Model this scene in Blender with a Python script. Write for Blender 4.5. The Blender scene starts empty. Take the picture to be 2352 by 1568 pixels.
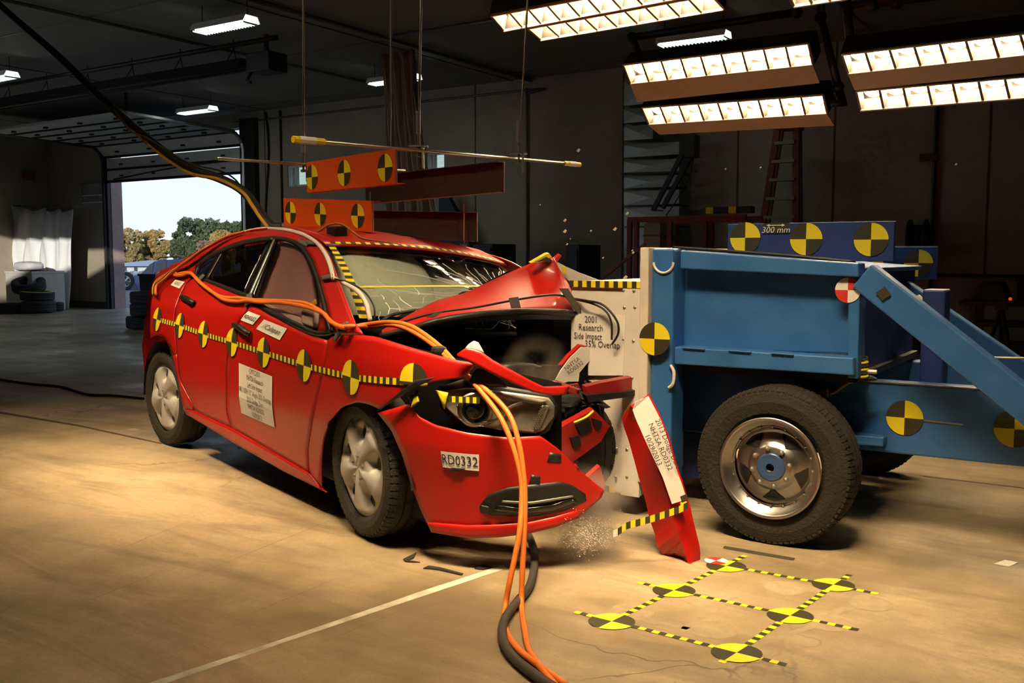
import bpy, math, random
from math import sin, cos, pi, radians as R, sqrt, atan2
random.seed(7)
SC = bpy.context.scene
COL = SC.collection
# ------------------------------------------------------------------ camera
F = 2200.0; YH = 590.0; CH = 1.26; PT = math.atan((784 - YH) / F)
cam = bpy.data.cameras.new('camera'); cam.sensor_width = 36; cam.lens = F / 2352 * 36
cam.clip_end = 1000; cam.clip_start = 0.05
camo = bpy.data.objects.new('camera', cam); COL.objects.link(camo)
camo.location = (0, 0, CH); camo.rotation_euler = (pi / 2 - PT, 0, 0)
SC.camera = camo
# ------------------------------------------------------------------ view
SC.view_settings.view_transform = 'Standard'; SC.view_settings.look = 'None'
SC.view_settings.gamma = 1; SC.view_settings.use_curve_mapping = False
SC.view_settings.exposure = 0.0
cy_ = SC.cycles
cy_.max_bounces = 5; cy_.diffuse_bounces = 2; cy_.glossy_bounces = 2; cy_.transmission_bounces = 4; cy_.transparent_max_bounces = 8; cy_.volume_bounces = 0
cy_.caustics_reflective = False; cy_.caustics_refractive = False; cy_.sample_clamp_indirect = 4.0; cy_.volume_step_rate = 3.0
cy_.use_adaptive_sampling = True; cy_.adaptive_threshold = .045; cy_.adaptive_min_samples = 18
# ------------------------------------------------------------------ sky
w = bpy.data.worlds.new('sky'); SC.world = w; w.use_nodes = True
nt = w.node_tree; nt.nodes.clear()
tc = nt.nodes.new('ShaderNodeTexCoord'); sp = nt.nodes.new('ShaderNodeSeparateXYZ')
rp = nt.nodes.new('ShaderNodeValToRGB'); bg = nt.nodes.new('ShaderNodeBackground'); wo = nt.nodes.new('ShaderNodeOutputWorld')
nt.links.new(tc.outputs['Generated'], sp.inputs[0]); nt.links.new(sp.outputs['Z'], rp.inputs[0])
rp.color_ramp.elements[0].position = 0.0; rp.color_ramp.elements[0].color = (0.86, 0.93, 1.0, 1)
rp.color_ramp.elements[1].position = 0.6; rp.color_ramp.elements[1].color = (0.32, 0.55, 0.95, 1)
e = rp.color_ramp.elements.new(0.16); e.color = (0.74, 0.86, 1.0, 1)
nt.links.new(rp.outputs[0], bg.inputs[0]); bg.inputs[1].default_value = 1.1
nt.links.new(bg.outputs[0], wo.inputs[0])
# ------------------------------------------------------------------ frames (building axes follow the back wall)
AB = -R(33.1)
UX, UY = cos(AB), sin(AB)            # u: along the back wall, to the right and nearer
VX, VY = -sin(AB), cos(AB)           # v: towards the back wall
def ray(px, py):
    x = (px - 1176) / F; y = -(py - 784) / F
    return (x, cos(PT) + y * sin(PT), -sin(PT) + y * cos(PT))
def floorp(px, py, z=0.0):
    d = ray(px, py); t = (z - CH) / d[2]
    return (d[0] * t, d[1] * t, z)
def w2b(p): return (p[0] * UX + p[1] * UY, p[0] * VX + p[1] * VY, p[2])
def b2w(p): return (p[0] * UX + p[1] * VX, p[0] * UY + p[1] * VY, p[2])
def bz(px, py, z=0.0): return w2b(floorp(px, py, z))
def bv(px, py, v):
    d = ray(px, py); t = v / (d[0] * VX + d[1] * VY)
    return w2b((d[0] * t, d[1] * t, CH + d[2] * t))
def wy(px, py, Y):
    d = ray(px, py); t = Y / d[1]
    return (d[0] * t, Y, CH + d[2] * t)
_f = floorp(825, 1237); _r = floorp(368, 1022)
_l = math.hypot(_f[0] - _r[0], _f[1] - _r[1])
HX, HY = (_f[0] - _r[0]) / _l, (_f[1] - _r[1]) / _l
LX, LY = -HY, HX
CX, CY = (_f[0] + _r[0]) / 2 + .85 * LX, (_f[1] + _r[1]) / 2 + .85 * LY
AC = atan2(HY, HX)
FR = {'W': (0, 0, 0), 'B': (0, 0, AB), 'C': (CX, CY, AC)}
def tow(fr, p):
    x, y, a = FR[fr]
    return (x + p[0] * cos(a) - p[1] * sin(a), y + p[0] * sin(a) + p[1] * cos(a), p[2])
def rayc(px, py):                      # ray in the car's own frame
    d = ray(px, py)
    o = (-CX * HX - CY * HY, -CX * LX - CY * LY, CH)
    return o, (d[0] * HX + d[1] * HY, d[0] * LX + d[1] * LY, d[2])
def cx(px, py, x):
    o, d = rayc(px, py); t = (x - o[0]) / d[0]
    return (x, o[1] + d[1] * t, o[2] + d[2] * t)
def cy(px, py, y):
    o, d = rayc(px, py); t = (y - o[1]) / d[1]
    return (o[0] + d[0] * t, y, o[2] + d[2] * t)
# ------------------------------------------------------------------ low sun, falling in through an added opening left of the picture
sun = bpy.data.lights.new('sun', 'SUN'); sun.energy = 3.6; sun.angle = R(0.6); sun.color = (1, .93, .82)
so = bpy.data.objects.new('sun', sun); COL.objects.link(so)
from mathutils import Vector, Matrix
_sd = Vector(b2w((-.60, .75, -.20)))
so.rotation_euler = _sd.to_track_quat('-Z', 'Y').to_euler(); so.location = (-10, -20, 12)

# floodlight powers (W per row) and the unseen banks added to light the scene
FLOOD_A, FLOOD_B, FLOOD_C, FLOOD_D = 250, 50, 45, 80
# centre (world), aim point (world), power per row, spread
EXTRA_FLOODS = [((.0, 2.5, 4.1), (.5, 3.75, 0), 250, 70, 'floodlight bank hanging out of view above the photographer'),
                ((-3.2, 4.7, 4.1), (-2.3, 5.5, 0), 180, 68, 'floodlight bank hanging out of view above the car rear')]
# ------------------------------------------------------------------ materials
MT = {}
def mat(name, col, rough=.5, metal=0.0, coat=0.0, var=.12, scale=6.0, bump=0.0, bscale=60.0, emit=None, estr=0.0, alpha=1.0, spec=.5, rvar=0.0, stretch=None):
    if name in MT: return MT[name]
    m = bpy.data.materials.new(name); m.use_nodes = True; MT[name] = m
    n = m.node_tree.nodes; L = m.node_tree.links; b = n['Principled BSDF']
    b.inputs['Roughness'].default_value = rough; b.inputs['Metallic'].default_value = metal
    b.inputs['Coat Weight'].default_value = coat; b.inputs['Coat Roughness'].default_value = .08
    b.inputs['Specular IOR Level'].default_value = spec; b.inputs['Alpha'].default_value = alpha
    t = n.new('ShaderNodeTexCoord'); no = n.new('ShaderNodeTexNoise'); no.inputs['Scale'].default_value = scale
    no.inputs['Detail'].default_value = 2; no.inputs['Roughness'].default_value = .62
    src = t.outputs['Object']
    if stretch:
        mp = n.new('ShaderNodeMapping'); mp.inputs['Scale'].default_value = stretch; L.new(src, mp.inputs[0]); src = mp.outputs[0]
    L.new(src, no.inputs['Vector'])
    mx = n.new('ShaderNodeMix'); mx.data_type = 'RGBA'
    mx.inputs[6].default_value = tuple(max(0, c * (1 - var * 1.6)) for c in col) + (1,)
    mx.inputs[7].default_value = tuple(min(1, c * (1 + var * 1.6)) for c in col) + (1,)
    L.new(no.outputs['Fac'], mx.inputs[0]); L.new(mx.outputs[2], b.inputs['Base Color'])
    if rvar:
        mr = n.new('ShaderNodeMapRange'); mr.inputs[1].default_value = .3; mr.inputs[2].default_value = .7
        mr.inputs[3].default_value = max(.02, rough - rvar); mr.inputs[4].default_value = min(1, rough + rvar)
        L.new(no.outputs['Fac'], mr.inputs[0]); L.new(mr.outputs[0], b.inputs['Roughness'])
    if bump:
        n2 = n.new('ShaderNodeTexNoise'); n2.inputs['Scale'].default_value = bscale; n2.inputs['Detail'].default_value = 2
        L.new(src, n2.inputs['Vector']); bp = n.new('ShaderNodeBump'); bp.inputs['Strength'].default_value = bump; bp.inputs['Distance'].default_value = .01
        L.new(n2.outputs['Fac'], bp.inputs['Height']); L.new(bp.outputs[0], b.inputs['Normal'])
    if emit:
        b.inputs['Emission Color'].default_value = emit + (1,); b.inputs['Emission Strength'].default_value = estr
    return m
def glass(name, tint, refl=.12, rough=.02):
    m = bpy.data.materials.new(name); m.use_nodes = True; n = m.node_tree.nodes; L = m.node_tree.links
    n.clear(); o = n.new('ShaderNodeOutputMaterial'); tr = n.new('ShaderNodeBsdfTransparent'); gl = n.new('ShaderNodeBsdfGlossy'); mx = n.new('ShaderNodeMixShader')
    fr = n.new('ShaderNodeLayerWeight'); fr.inputs['Blend'].default_value = .5
    pw = n.new('ShaderNodeMath'); pw.operation = 'POWER'; pw.inputs[1].default_value = 4.5; L.new(fr.outputs['Facing'], pw.inputs[0])
    ma = n.new('ShaderNodeMath'); ma.operation = 'MULTIPLY_ADD'; ma.inputs[1].default_value = .9; ma.inputs[2].default_value = refl; ma.use_clamp = True
    L.new(pw.outputs[0], ma.inputs[0]); L.new(ma.outputs[0], mx.inputs[0])
    tr.inputs[0].default_value = tint + (1,); gl.inputs['Roughness'].default_value = rough; gl.inputs[0].default_value = (1, 1, 1, 1)
    L.new(tr.outputs[0], mx.inputs[1]); L.new(gl.outputs[0], mx.inputs[2]); L.new(mx.outputs[0], o.inputs[0]); MT[name] = m
    return m
RED = mat('red_paint', (.47, .006, .003), .42, 0, .3, .05, 3)
REDM = mat('red_plastic', (.30, .010, .007), .35, 0, .6, .15, 8)
BLK = mat('black_plastic', (.012, .012, .013), .45, 0, 0, .3, 12)
BLKG = mat('gloss_black', (.008, .008, .008), .12, 0, .5, .1)
DARK = mat('dark_interior', (.018, .017, .017), .8, 0, 0, .3, 5)
RUB = mat('tyre_rubber', (.022, .02, .018), .75, 0, 0, .25, 14, .4, 120)
SIL = mat('silver_wheel_paint', (.60, .59, .57), .38, .3, .3, .05)
ALU = mat('polished_aluminium', (.80, .79, .77), .30, 1, 0, .05)
STEEL = mat('galvanised_steel', (.42, .42, .40), .42, .85, 0, .2, 9)
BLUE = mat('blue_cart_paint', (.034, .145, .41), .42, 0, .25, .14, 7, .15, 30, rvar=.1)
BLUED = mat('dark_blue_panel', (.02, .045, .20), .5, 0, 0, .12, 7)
ORG = mat('orange_board_paint', (.72, .095, .01), .5, 0, 0, .06, 9)
RUST = mat('dark_mill_steel', (.060, .050, .040), .6, .15, 0, .5, 14, .15, 40, rvar=.15)
YEL = mat('yellow_tape', (.86, .70, .02), .55, 0, 0, .03)
TBK = mat('black_tape_print', (.035, .032, .012), .6, 0, 0, .15)
WHT = mat('white_paper', (.82, .80, .76), .7, 0, 0, .03)
PRED = mat('red_print', (.62, .03, .02), .6, 0, 0, .05)
INK = mat('black_ink', (.02, .02, .02), .7, 0, 0, .05)
GREY = mat('grey_duct_tape', (.10, .095, .085), .6, 0, 0, .1)
ORC = mat('orange_cable', (.80, .20, .03), .45, 0, 0, .06)
WCB = mat('white_cable', (.75, .72, .66), .5, 0, 0, .05)
CLAD = mat('aluminium_cladding', (.80, .76, .70), .5, .05, 0, .12, 5, .1, 20)
GLS = glass('clear_glass', (.80, .88, .82), .02)
WGL = glass('windscreen_glass', (.90, .97, .91), .03)
TGL = glass('tinted_glass', (.42, .42, .40), .02)
CGL = glass('lamp_cover_glass', (.96, .96, .95), .02)
MGL = glass('smoky_side_glass', (.85, .78, .78), .02)

# ------------------------------------------------------------------ mesh builder
def vadd(a, b, k=1.0): return (a[0] + b[0] * k, a[1] + b[1] * k, a[2] + b[2] * k)
def vsub(a, b): return (a[0] - b[0], a[1] - b[1], a[2] - b[2])
def vnorm(a):
    l = sqrt(a[0] ** 2 + a[1] ** 2 + a[2] ** 2) or 1; return (a[0] / l, a[1] / l, a[2] / l)
def vcross(a, b): return (a[1] * b[2] - a[2] * b[1], a[2] * b[0] - a[0] * b[2], a[0] * b[1] - a[1] * b[0])
class MB:
    def __init__(s): s.v = []; s.f = []; s.m = []
    def add(s, vs, fs, mi=0):
        k = len(s.v); s.v += [tuple(p) for p in vs]
        for f in fs: s.f.append(tuple(i + k for i in f)); s.m.append(mi)
        return s
    def box(s, x0, x1, y0, y1, z0, z1, mi=0):
        v = [(x, y, z) for z in (z0, z1) for y in (y0, y1) for x in (x0, x1)]
        return s.add(v, [(0, 2, 3, 1), (4, 5, 7, 6), (0, 1, 5, 4), (2, 6, 7, 3), (0, 4, 6, 2), (1, 3, 7, 5)], mi)
    def hexa(s, b4, t4, mi=0):         # any eight corners
        return s.add(list(b4) + list(t4), [(3, 2, 1, 0), (4, 5, 6, 7), (0, 1, 5, 4), (1, 2, 6, 5), (2, 3, 7, 6), (3, 0, 4, 7)], mi)
    def bar(s, a, b, w, h, up=(0, 0, 1), mi=0):   # rectangular bar from a to b
        d = vnorm(vsub(b, a)); r = vnorm(vcross(d, up)); u = vcross(r, d)
        c = []
        for p in (a, b):
            c.append([vadd(vadd(p, r, sx * w / 2), u, sy * h / 2) for sx, sy in ((-1, -1), (1, -1), (1, 1), (-1, 1))])
        return s.hexa(c[0], c[1], mi)
    def tube(s, pts, r, n=8, mi=0, cap=True):
        k = len(pts); rings = []; prev = None
        for i, p in enumerate(pts):
            d = vnorm(vsub(pts[min(i + 1, k - 1)], pts[max(i - 1, 0)]))
            a = prev if prev else ((0, 0, 1) if abs(d[2]) < .9 else (1, 0, 0))
            x = vnorm(vcross(d, a)); y = vcross(x, d); prev = y
            rr = r[i] if isinstance(r, (list, tuple)) else r
            rings.append([vadd(vadd(p, x, cos(2 * pi * j / n) * rr), y, sin(2 * pi * j / n) * rr) for j in range(n)])
        return s.loft(rings, True, cap, mi)
    def loft(s, rings, closed=False, cap=False, mi=0):
        n = len(rings[0]); fs = []
        for i in range(len(rings) - 1):
            for j in range(n if closed else n - 1):
                a, b = i * n + j, i * n + (j + 1) % n
                fs.append((a, b, b + n, a + n))
        if cap: fs += [tuple(range(n))[::-1], tuple(range((len(rings) - 1) * n, len(rings) * n))]
        return s.add([p for r_ in rings for p in r_], fs, mi)
    def lathe(s, prof, c, ax, n=32, mi=0, mf=None):   # prof: (radius, along-axis)
        ax = vnorm(ax); a = (0, 0, 1) if abs(ax[2]) < .9 else (1, 0, 0)
        x = vnorm(vcross(ax, a)); y = vcross(ax, x)
        rings = [[vadd(vadd(vadd(c, ax, h), x, cos(2 * pi * j / n) * r_), y, sin(2 * pi * j / n) * r_) for j in range(n)] for r_, h in prof]
        k = len(s.m); s.loft(rings, True, False, mi)
        if mf:
            for i in range(len(prof) - 1):
                for j in range(n): s.m[k + i * n + j] = mf(i, j)
        return s
    def blob(s, c, r, n=16, m=10, jit=0, ax=None, mi=0, pw=1.0):
        rings = []
        for i in range(m + 1):
            t = -pi / 2 + pi * i / m
            ring = []
            for j in range(n):
                q = 2 * pi * j / n
                f = lambda a: math.copysign(abs(a) ** pw, a)
                k = 1 + (random.random() - .5) * jit
                p = (f(cos(t)) * f(cos(q)) * r[0] * k, f(cos(t)) * f(sin(q)) * r[1] * k, f(sin(t)) * r[2] * k)
                if ax: p = tuple(sum(ax[a][b] * p[a] for a in range(3)) for b in range(3))
                ring.append(vadd(c, p))
            rings.append(ring)
        return s.loft(rings, True, True, mi)
    def prism(s, poly, d, mi=0):       # polygon extruded by vector d
        n = len(poly); q = [vadd(p, d) for p in poly]
        return s.add(list(poly) + q, [tuple(range(n))[::-1], tuple(range(n, 2 * n))] + [(i, (i + 1) % n, n + (i + 1) % n, n + i) for i in range(n)], mi)
ORGN = {}
def tag(o, label=None, cat=None, group=None, kind=None):
    if label: o['label'] = label
    if cat: o['category'] = cat
    if group: o['group'] = group
    if kind: o['kind'] = kind
    return o
def thing(name, label, cat, fr, org, group=None, kind=None):
    o = bpy.data.objects.new(name, None); COL.objects.link(o); o.empty_display_size = .1
    o.location = tow(fr, org); o.rotation_euler = (0, 0, FR[fr][2])
    ORGN[o] = (fr, tuple(org))
    return tag(o, label, cat, group, kind)
def obj(name, mb, mats, par=None, fr='W', label=None, cat=None, group=None, kind=None, smooth=False, solid=0, bevel=0, org=None):
    if not isinstance(mats, (list, tuple)): mats = [mats]
    if par is not None: fr, org = ORGN[par]
    elif org is None:
        xs = [p[0] for p in mb.v]; ys = [p[1] for p in mb.v]; zs = [p[2] for p in mb.v]
        org = ((min(xs) + max(xs)) / 2, (min(ys) + max(ys)) / 2, min(zs))
    me = bpy.data.meshes.new(name); me.from_pydata([vsub(p, org) for p in mb.v], [], mb.f); me.update()
    for m in mats: me.materials.append(m)
    if len(mats) > 1: me.polygons.foreach_set('material_index', mb.m)
    if smooth: me.polygons.foreach_set('use_smooth', [True] * len(me.polygons))
    o = bpy.data.objects.new(name, me); COL.objects.link(o)
    if par is not None: o.parent = par
    else:
        o.location = tow(fr, org); o.rotation_euler = (0, 0, FR[fr][2])
    ORGN[o] = (fr, org)
    if solid:
        md = o.modifiers.new('thickness', 'SOLIDIFY'); md.thickness = abs(solid); md.offset = -1 if solid > 0 else 1
    if bevel:
        md = o.modifiers.new('edge', 'BEVEL'); md.width = bevel; md.segments = 2; md.limit_method = 'ANGLE'
    return tag(o, label, cat, group, kind)
FONT = []
def textmb(body, size, fn, align='CENTER', space=1.0, shear=0):
    cu = bpy.data.curves.new('t', 'FONT'); cu.body = body; cu.size = size; cu.align_x = align; cu.align_y = 'CENTER'; cu.space_line = space; cu.resolution_u = 2; cu.shear = shear
    o = bpy.data.objects.new('t', cu); COL.objects.link(o); bpy.context.view_layer.update()
    me = bpy.data.meshes.new_from_object(o.evaluated_get(bpy.context.evaluated_depsgraph_get()))
    mb = MB(); mb.add([fn(v.co.x, v.co.y) for v in me.vertices], [tuple(p.vertices) for p in me.polygons])
    bpy.data.objects.remove(o); bpy.data.curves.remove(cu); bpy.data.meshes.remove(me)
    return mb
# round quadrant target; fn maps (x, y) in the target's plane to the surface; q: quadrants that are light
def target(fn, r, light='ur', n=8, mb=None, rings=3):
    mb = mb or MB()
    for k in range(4):
        a0 = k * pi / 2
        isl = (k in (0, 2)) if light == 'ur' else (k in (1, 3))
        grid = [[fn(r * i / rings * cos(a0 + pi / 2 * j / n), r * i / rings * sin(a0 + pi / 2 * j / n)) for j in range(n + 1)] for i in range(rings + 1)]
        mb.loft(grid, False, False, 0 if isl else 1)
    return mb
def tape(fn, length, wd, seg=.025, mb=None, start=0):
    mb = mb or MB(); n = max(1, int(round(length / seg)))
    for i in range(n):
        a, b = length * i / n, length * (i + 1) / n
        mb.add([fn(a, -wd / 2), fn(b, -wd / 2), fn(b, wd / 2), fn(a, wd / 2)], [(0, 1, 2, 3)], (i + start) % 2)
    return mb
def plane(o, ex, ey, off=(0, 0, 0)):
    return lambda x, y: tuple(o[i] + ex[i] * x + ey[i] * y + off[i] for i in range(3))
def rs(poly, n):
    d = [0]
    for a, b in zip(poly, poly[1:]): d.append(d[-1] + math.dist(a, b))
    out = []
    for i in range(n + 1):
        s = d[-1] * i / n; k = 0
        while k < len(poly) - 2 and d[k + 1] < s: k += 1
        t = (s - d[k]) / max(1e-9, d[k + 1] - d[k])
        out.append(tuple(a + (b - a) * t for a, b in zip(poly[k], poly[k + 1])))
    return out
def smoothp(pts, n=6):                 # catmull-rom through the points
    out = []
    for i in range(len(pts) - 1):
        p0, p1, p2, p3 = pts[max(i - 1, 0)], pts[i], pts[i + 1], pts[min(i + 2, len(pts) - 1)]
        for j in range(n):
            t = j / n
            out.append(tuple(.5 * (2 * b + (c - a) * t + (2 * a - 5 * b + 4 * c - d) * t * t + (3 * b - a - 3 * c + d) * t ** 3) for a, b, c, d in zip(p0, p1, p2, p3)))
    return out + [tuple(pts[-1])]
def coons(B, T, L, Rr, nu, nv):
    L = L or [B[0], T[0]]; Rr = Rr or [B[-1], T[-1]]
    b, t, l, r = rs(B, nu), rs(T, nu), rs(L, nv), rs(Rr, nv); g = []
    for j in range(nv + 1):
        v = j / nv; row = []
        for i in range(nu + 1):
            u = i / nu
            row.append(tuple((1 - v) * b[i][k] + v * t[i][k] + (1 - u) * l[j][k] + u * r[j][k]
                             - (1 - u) * (1 - v) * b[0][k] - u * (1 - v) * b[-1][k] - (1 - u) * v * t[0][k] - u * v * t[-1][k] for k in range(len(b[0]))))
        g.append(row)
    return g
# ================================================================== the hall
CEIL = 4.32; VB = 14.25; UL = -23.5
def nodes_of(m): return m.node_tree.nodes, m.node_tree.links, m.node_tree.nodes['Principled BSDF']
def floor_mat():
    m = bpy.data.materials.new('concrete_floor'); m.use_nodes = True; n, L, b = nodes_of(m)
    t = n.new('ShaderNodeTexCoord')
    def noise(s, d=6, r=.6, vec=None, dist=0):
        q = n.new('ShaderNodeTexNoise'); q.inputs['Scale'].default_value = s; q.inputs['Detail'].default_value = d; q.inputs['Roughness'].default_value = r; q.inputs['Distortion'].default_value = dist
        L.new(vec or t.outputs['Object'], q.inputs['Vector']); return q.outputs['Fac']
    def mapr(src, a, c, x, y):
        q = n.new('ShaderNodeMapRange'); q.inputs[1].default_value = a; q.inputs[2].default_value = c; q.inputs[3].default_value = x; q.inputs[4].default_value = y; L.new(src, q.inputs[0]); return q.outputs[0]
    def mix(fac, c1, c2, mode='MIX'):
        q = n.new('ShaderNodeMix'); q.data_type = 'RGBA'; q.blend_type = mode
        if isinstance(fac, float): q.inputs[0].default_value = fac
        else: L.new(fac, q.inputs[0])
        for i, c in ((6, c1), (7, c2)):
            if isinstance(c, tuple): q.inputs[i].default_value = c + (1,)
            else: L.new(c, q.inputs[i])
        return q.outputs[2]
    mp = n.new('ShaderNodeMapping'); mp.inputs['Scale'].default_value = (.35, 1.6, 1); L.new(t.outputs['Object'], mp.inputs[0])
    c = mix(mapr(noise(.55, 5, .68), .38, .62, 0, 1), (.25, .19, .11), (.56, .45, .285))
    c = mix(mapr(noise(2.2, 5, .7, mp.outputs[0], .6), .46, .66, 0, .7), c, (.17, .13, .08))
    c = mix(mapr(noise(38, 3, .7), .35, .75, 0, .35), c, (.25, .20, .13))
    c = mix(mapr(noise(120, 3, .6), .58, .74, 0, .6), c, (.12, .09, .055))
    # rust-brown stain spots
    c = mix(mapr(noise(3.1, 4, .5), .70, .76, 0, .55), c, (.30, .14, .04))
    # cracks: edges of a wobbling cell pattern, broken up by noise
    nv = n.new('ShaderNodeTexNoise'); nv.inputs['Scale'].default_value = 1.1; nv.inputs['Detail'].default_value = 5; L.new(t.outputs['Object'], nv.inputs['Vector'])
    ad = n.new('ShaderNodeMix'); ad.data_type = 'RGBA'; ad.blend_type = 'LINEAR_LIGHT'; ad.inputs[0].default_value = .55
    L.new(t.outputs['Object'], ad.inputs[6]); L.new(nv.outputs['Color'], ad.inputs[7])
    vo = n.new('ShaderNodeTexVoronoi'); vo.feature = 'DISTANCE_TO_EDGE'; vo.inputs['Scale'].default_value = .55; L.new(ad.outputs[2], vo.inputs['Vector'])
    cr = mapr(vo.outputs['Distance'], .0, .0045, 1, 0); gate = mapr(noise(.9, 2), .5, .6, 0, .8)
    mm = n.new('ShaderNodeMath'); mm.operation = 'MULTIPLY'; L.new(cr, mm.inputs[0]); L.new(gate, mm.inputs[1])
    c = mix(mm.outputs[0], c, (.07, .05, .03))
    L.new(c, b.inputs['Base Color'])
    L.new(mapr(noise(1.3, 3, .6), .3, .7, .34, .68), b.inputs['Roughness'])
    b.inputs['Specular IOR Level'].default_value = .45
    bp = n.new('ShaderNodeBump'); bp.inputs['Strength'].default_value = .25; bp.inputs['Distance'].default_value = .006
    L.new(noise(26, 3, .7), bp.inputs['Height']); L.new(bp.outputs[0], b.inputs['Normal'])
    return m
FLM = floor_mat()
WALM = mat('painted_concrete_wall', (.38, .32, .24), .85, 0, 0, .16, 1.2, .15, 60)
WALD = mat('brown_wall_base', (.10, .075, .05), .8, 0, 0, .2, 3)
CEIM = mat('ceiling_panel', (.27, .27, .255), .8, 0, 0, .1, 1)
DKM = mat('dark_painted_steel', (.025, .024, .022), .5, .3, 0, .3, 8)
DGM = mat('door_panel_white', (.66, .67, .66), .6, 0, 0, .08, 3)
PIPE = mat('grey_conduit', (.16, .15, .135), .5, .5, 0, .2, 6)
def st(name, mb, m, par=None, **k):
    o = obj(name, mb, m, par, 'B', kind='structure' if par is None else None, org=(0, 0, 0) if par is None else None, **k); return o
UA, VA = -10.6, 5.2                    # invented left wing, unseen; its opening is shaped to let the low sun in
floor = st('floor', MB().box(UL - .3, 9, -7, VB + .35, -.2, 0), FLM)
ceil = st('ceiling', MB().box(UA - .2, 9, -7, VB + .35, CEIL, CEIL + .15).box(UL - .3, UA - .2, VA - .2, VB + .35, CEIL, CEIL + .15), CEIM)
st('wall_wing_added', MB().box(UL - .3, -18.2, VA - .2, VA, 0, CEIL).box(-18.2, UA - .2, VA - .2, VA, 3.9, CEIL).box(UA - .2, UA, -7, VA, 0, CEIL), WALM)
# ceiling panel joints
for i in range(7):
    st('joint_strip', MB().box(UL if i < 3 else UA, 9, VB - .6 - i * 3.05, VB - .57 - i * 3.05, CEIL - .012, CEIL + .01), PIPE, ceil)
for i in range(5):
    st('joint_strip', MB().box(UL + 2 + i * 6.1, UL + 2.03 + i * 6.1, VA if i < 2 else -6, VB, CEIL - .012, CEIL + .01), PIPE, ceil)
# back wall with the gate and window openings
gl = bv(259, 600, VB)[0]; gr = bv(569, 600, VB)[0]; gz = 4.02
w1 = (bv(661, 400, VB)[0], bv(712, 400, VB)[0], bv(661, 429, VB)[2], bv(661, 381, VB)[2])
w2 = (bv(980, 370, VB)[0], bv(1022, 370, VB)[0], bv(1000, 402, VB)[2], bv(1000, 350, VB)[2])
holes = [(gl, gr, 0, gz), w1, w2]
us = sorted({UL - .3, 9} | {h[0] for h in holes} | {h[1] for h in holes})
mb = MB()
for a, b in zip(us, us[1:]):
    zz = [(0, CEIL)]
    for h in holes:
        if h[0] <= a + 1e-6 and h[1] >= b - 1e-6: zz = [(0, h[2]), (h[3], CEIL)]
    for z0, z1 in zz:
        if z1 - z0 > .001: mb.box(a, b, VB, VB + .3, z0, z1)
wall_b = st('wall_back', mb, WALM)
for px in (1431, 1694, 1914, 2270, 1092, 610):
    u = bv(px, 400, VB)[0]
    st('wall_joint', MB().box(u - .012, u + .012, VB - .008, VB + .01, 0, CEIL), WALD, wall_b)
st('wall_left', MB().box(UL - .3, UL, VA - .2, VB, 0, CEIL), WALM)
st('wall_right', MB().box(9, 9.3, -7, VB + .3, 0, CEIL), WALM)
st('wall_front', MB().box(UA - .2, 9.3, -7.3, -7, 0, CEIL), WALM)
st('baseboard_back', MB().box(UL, gl - .12, VB - .03, VB, 0, .16).box(gr + .5, 9, VB - .02, VB, 0, .16), WALD)
for k, (a, b, z0, z1) in enumerate((w1, w2)):
    wn = thing('window_%d' % (k + 1), None, None, 'B', ((a + b) / 2, VB, z0), kind='structure')
    f = MB(); t = .035
    f.box(a, b, VB + .02, VB + .1, z0, z0 + t).box(a, b, VB + .02, VB + .1, z1 - t, z1).box(a, a + t, VB + .02, VB + .1, z0, z1).box(b - t, b, VB + .02, VB + .1, z0, z1)
    f.box(a + (b - a) * .3, a + (b - a) * .3 + .04, VB + .02, VB + .1, z0, z1)
    obj('window_frame', f, WHT, wn)
    obj('pane', MB().box(a, b, VB + .11, VB + .12, z0, z1), GLS, wn)
    s = MB(); n = 22
    for i in range(n):
        z = z0 + (z1 - z0) * (i + .5) / n; s.box(a + .04, b - .04, VB + .03, VB + .05, z - .001, z + .001)
    obj('blind', s, WHT, wn)
# small sheeted-over window left of the gate
p0 = bv(193, 466, VB); p1 = bv(243, 418, VB)
wn = thing('window_3', None, None, 'B', (p0[0], VB, p0[2]), kind='structure')
PLAS = mat('crinkled_plastic_sheet', (.30, .30, .31), .25, 0, .3, .4, 9, .8, 14)
obj('plastic_sheet', MB().box(p0[0], p1[0], VB - .03, VB - .01, p0[2], p1[2]), PLAS, wn)
for z in (p0[2], p0[2] + .36 * (p1[2] - p0[2]), p1[2]):
    obj('batten', MB().box(p0[0] - .02, p1[0] + .02, VB - .05, VB - .02, z - .015, z + .015), WHT if z < p1[2] - .3 else STEEL, wn)
for u in (p0[0], p1[0]): obj('batten', MB().box(u - .02, u + .02, VB - .05, VB - .02, p0[2], p1[2]), STEEL, wn)
# gate surround: jambs and tracks
JMB = mat('bare_jamb', (.36, .24, .22), .6, 0, 0, .2, 5)
trm = st('trim_1', MB().box(gl - .14, gl + .02, VB - .09, VB, 0, CEIL - .3), DKM)
st('jamb_lining', MB().box(gl, gl + .03, VB, VB + .3, 0, gz), JMB, trm)
tr2 = st('trim_2', MB().box(gr - .03, gr + .42, VB - .12, VB, 0, CEIL - .15), DKM)
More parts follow.
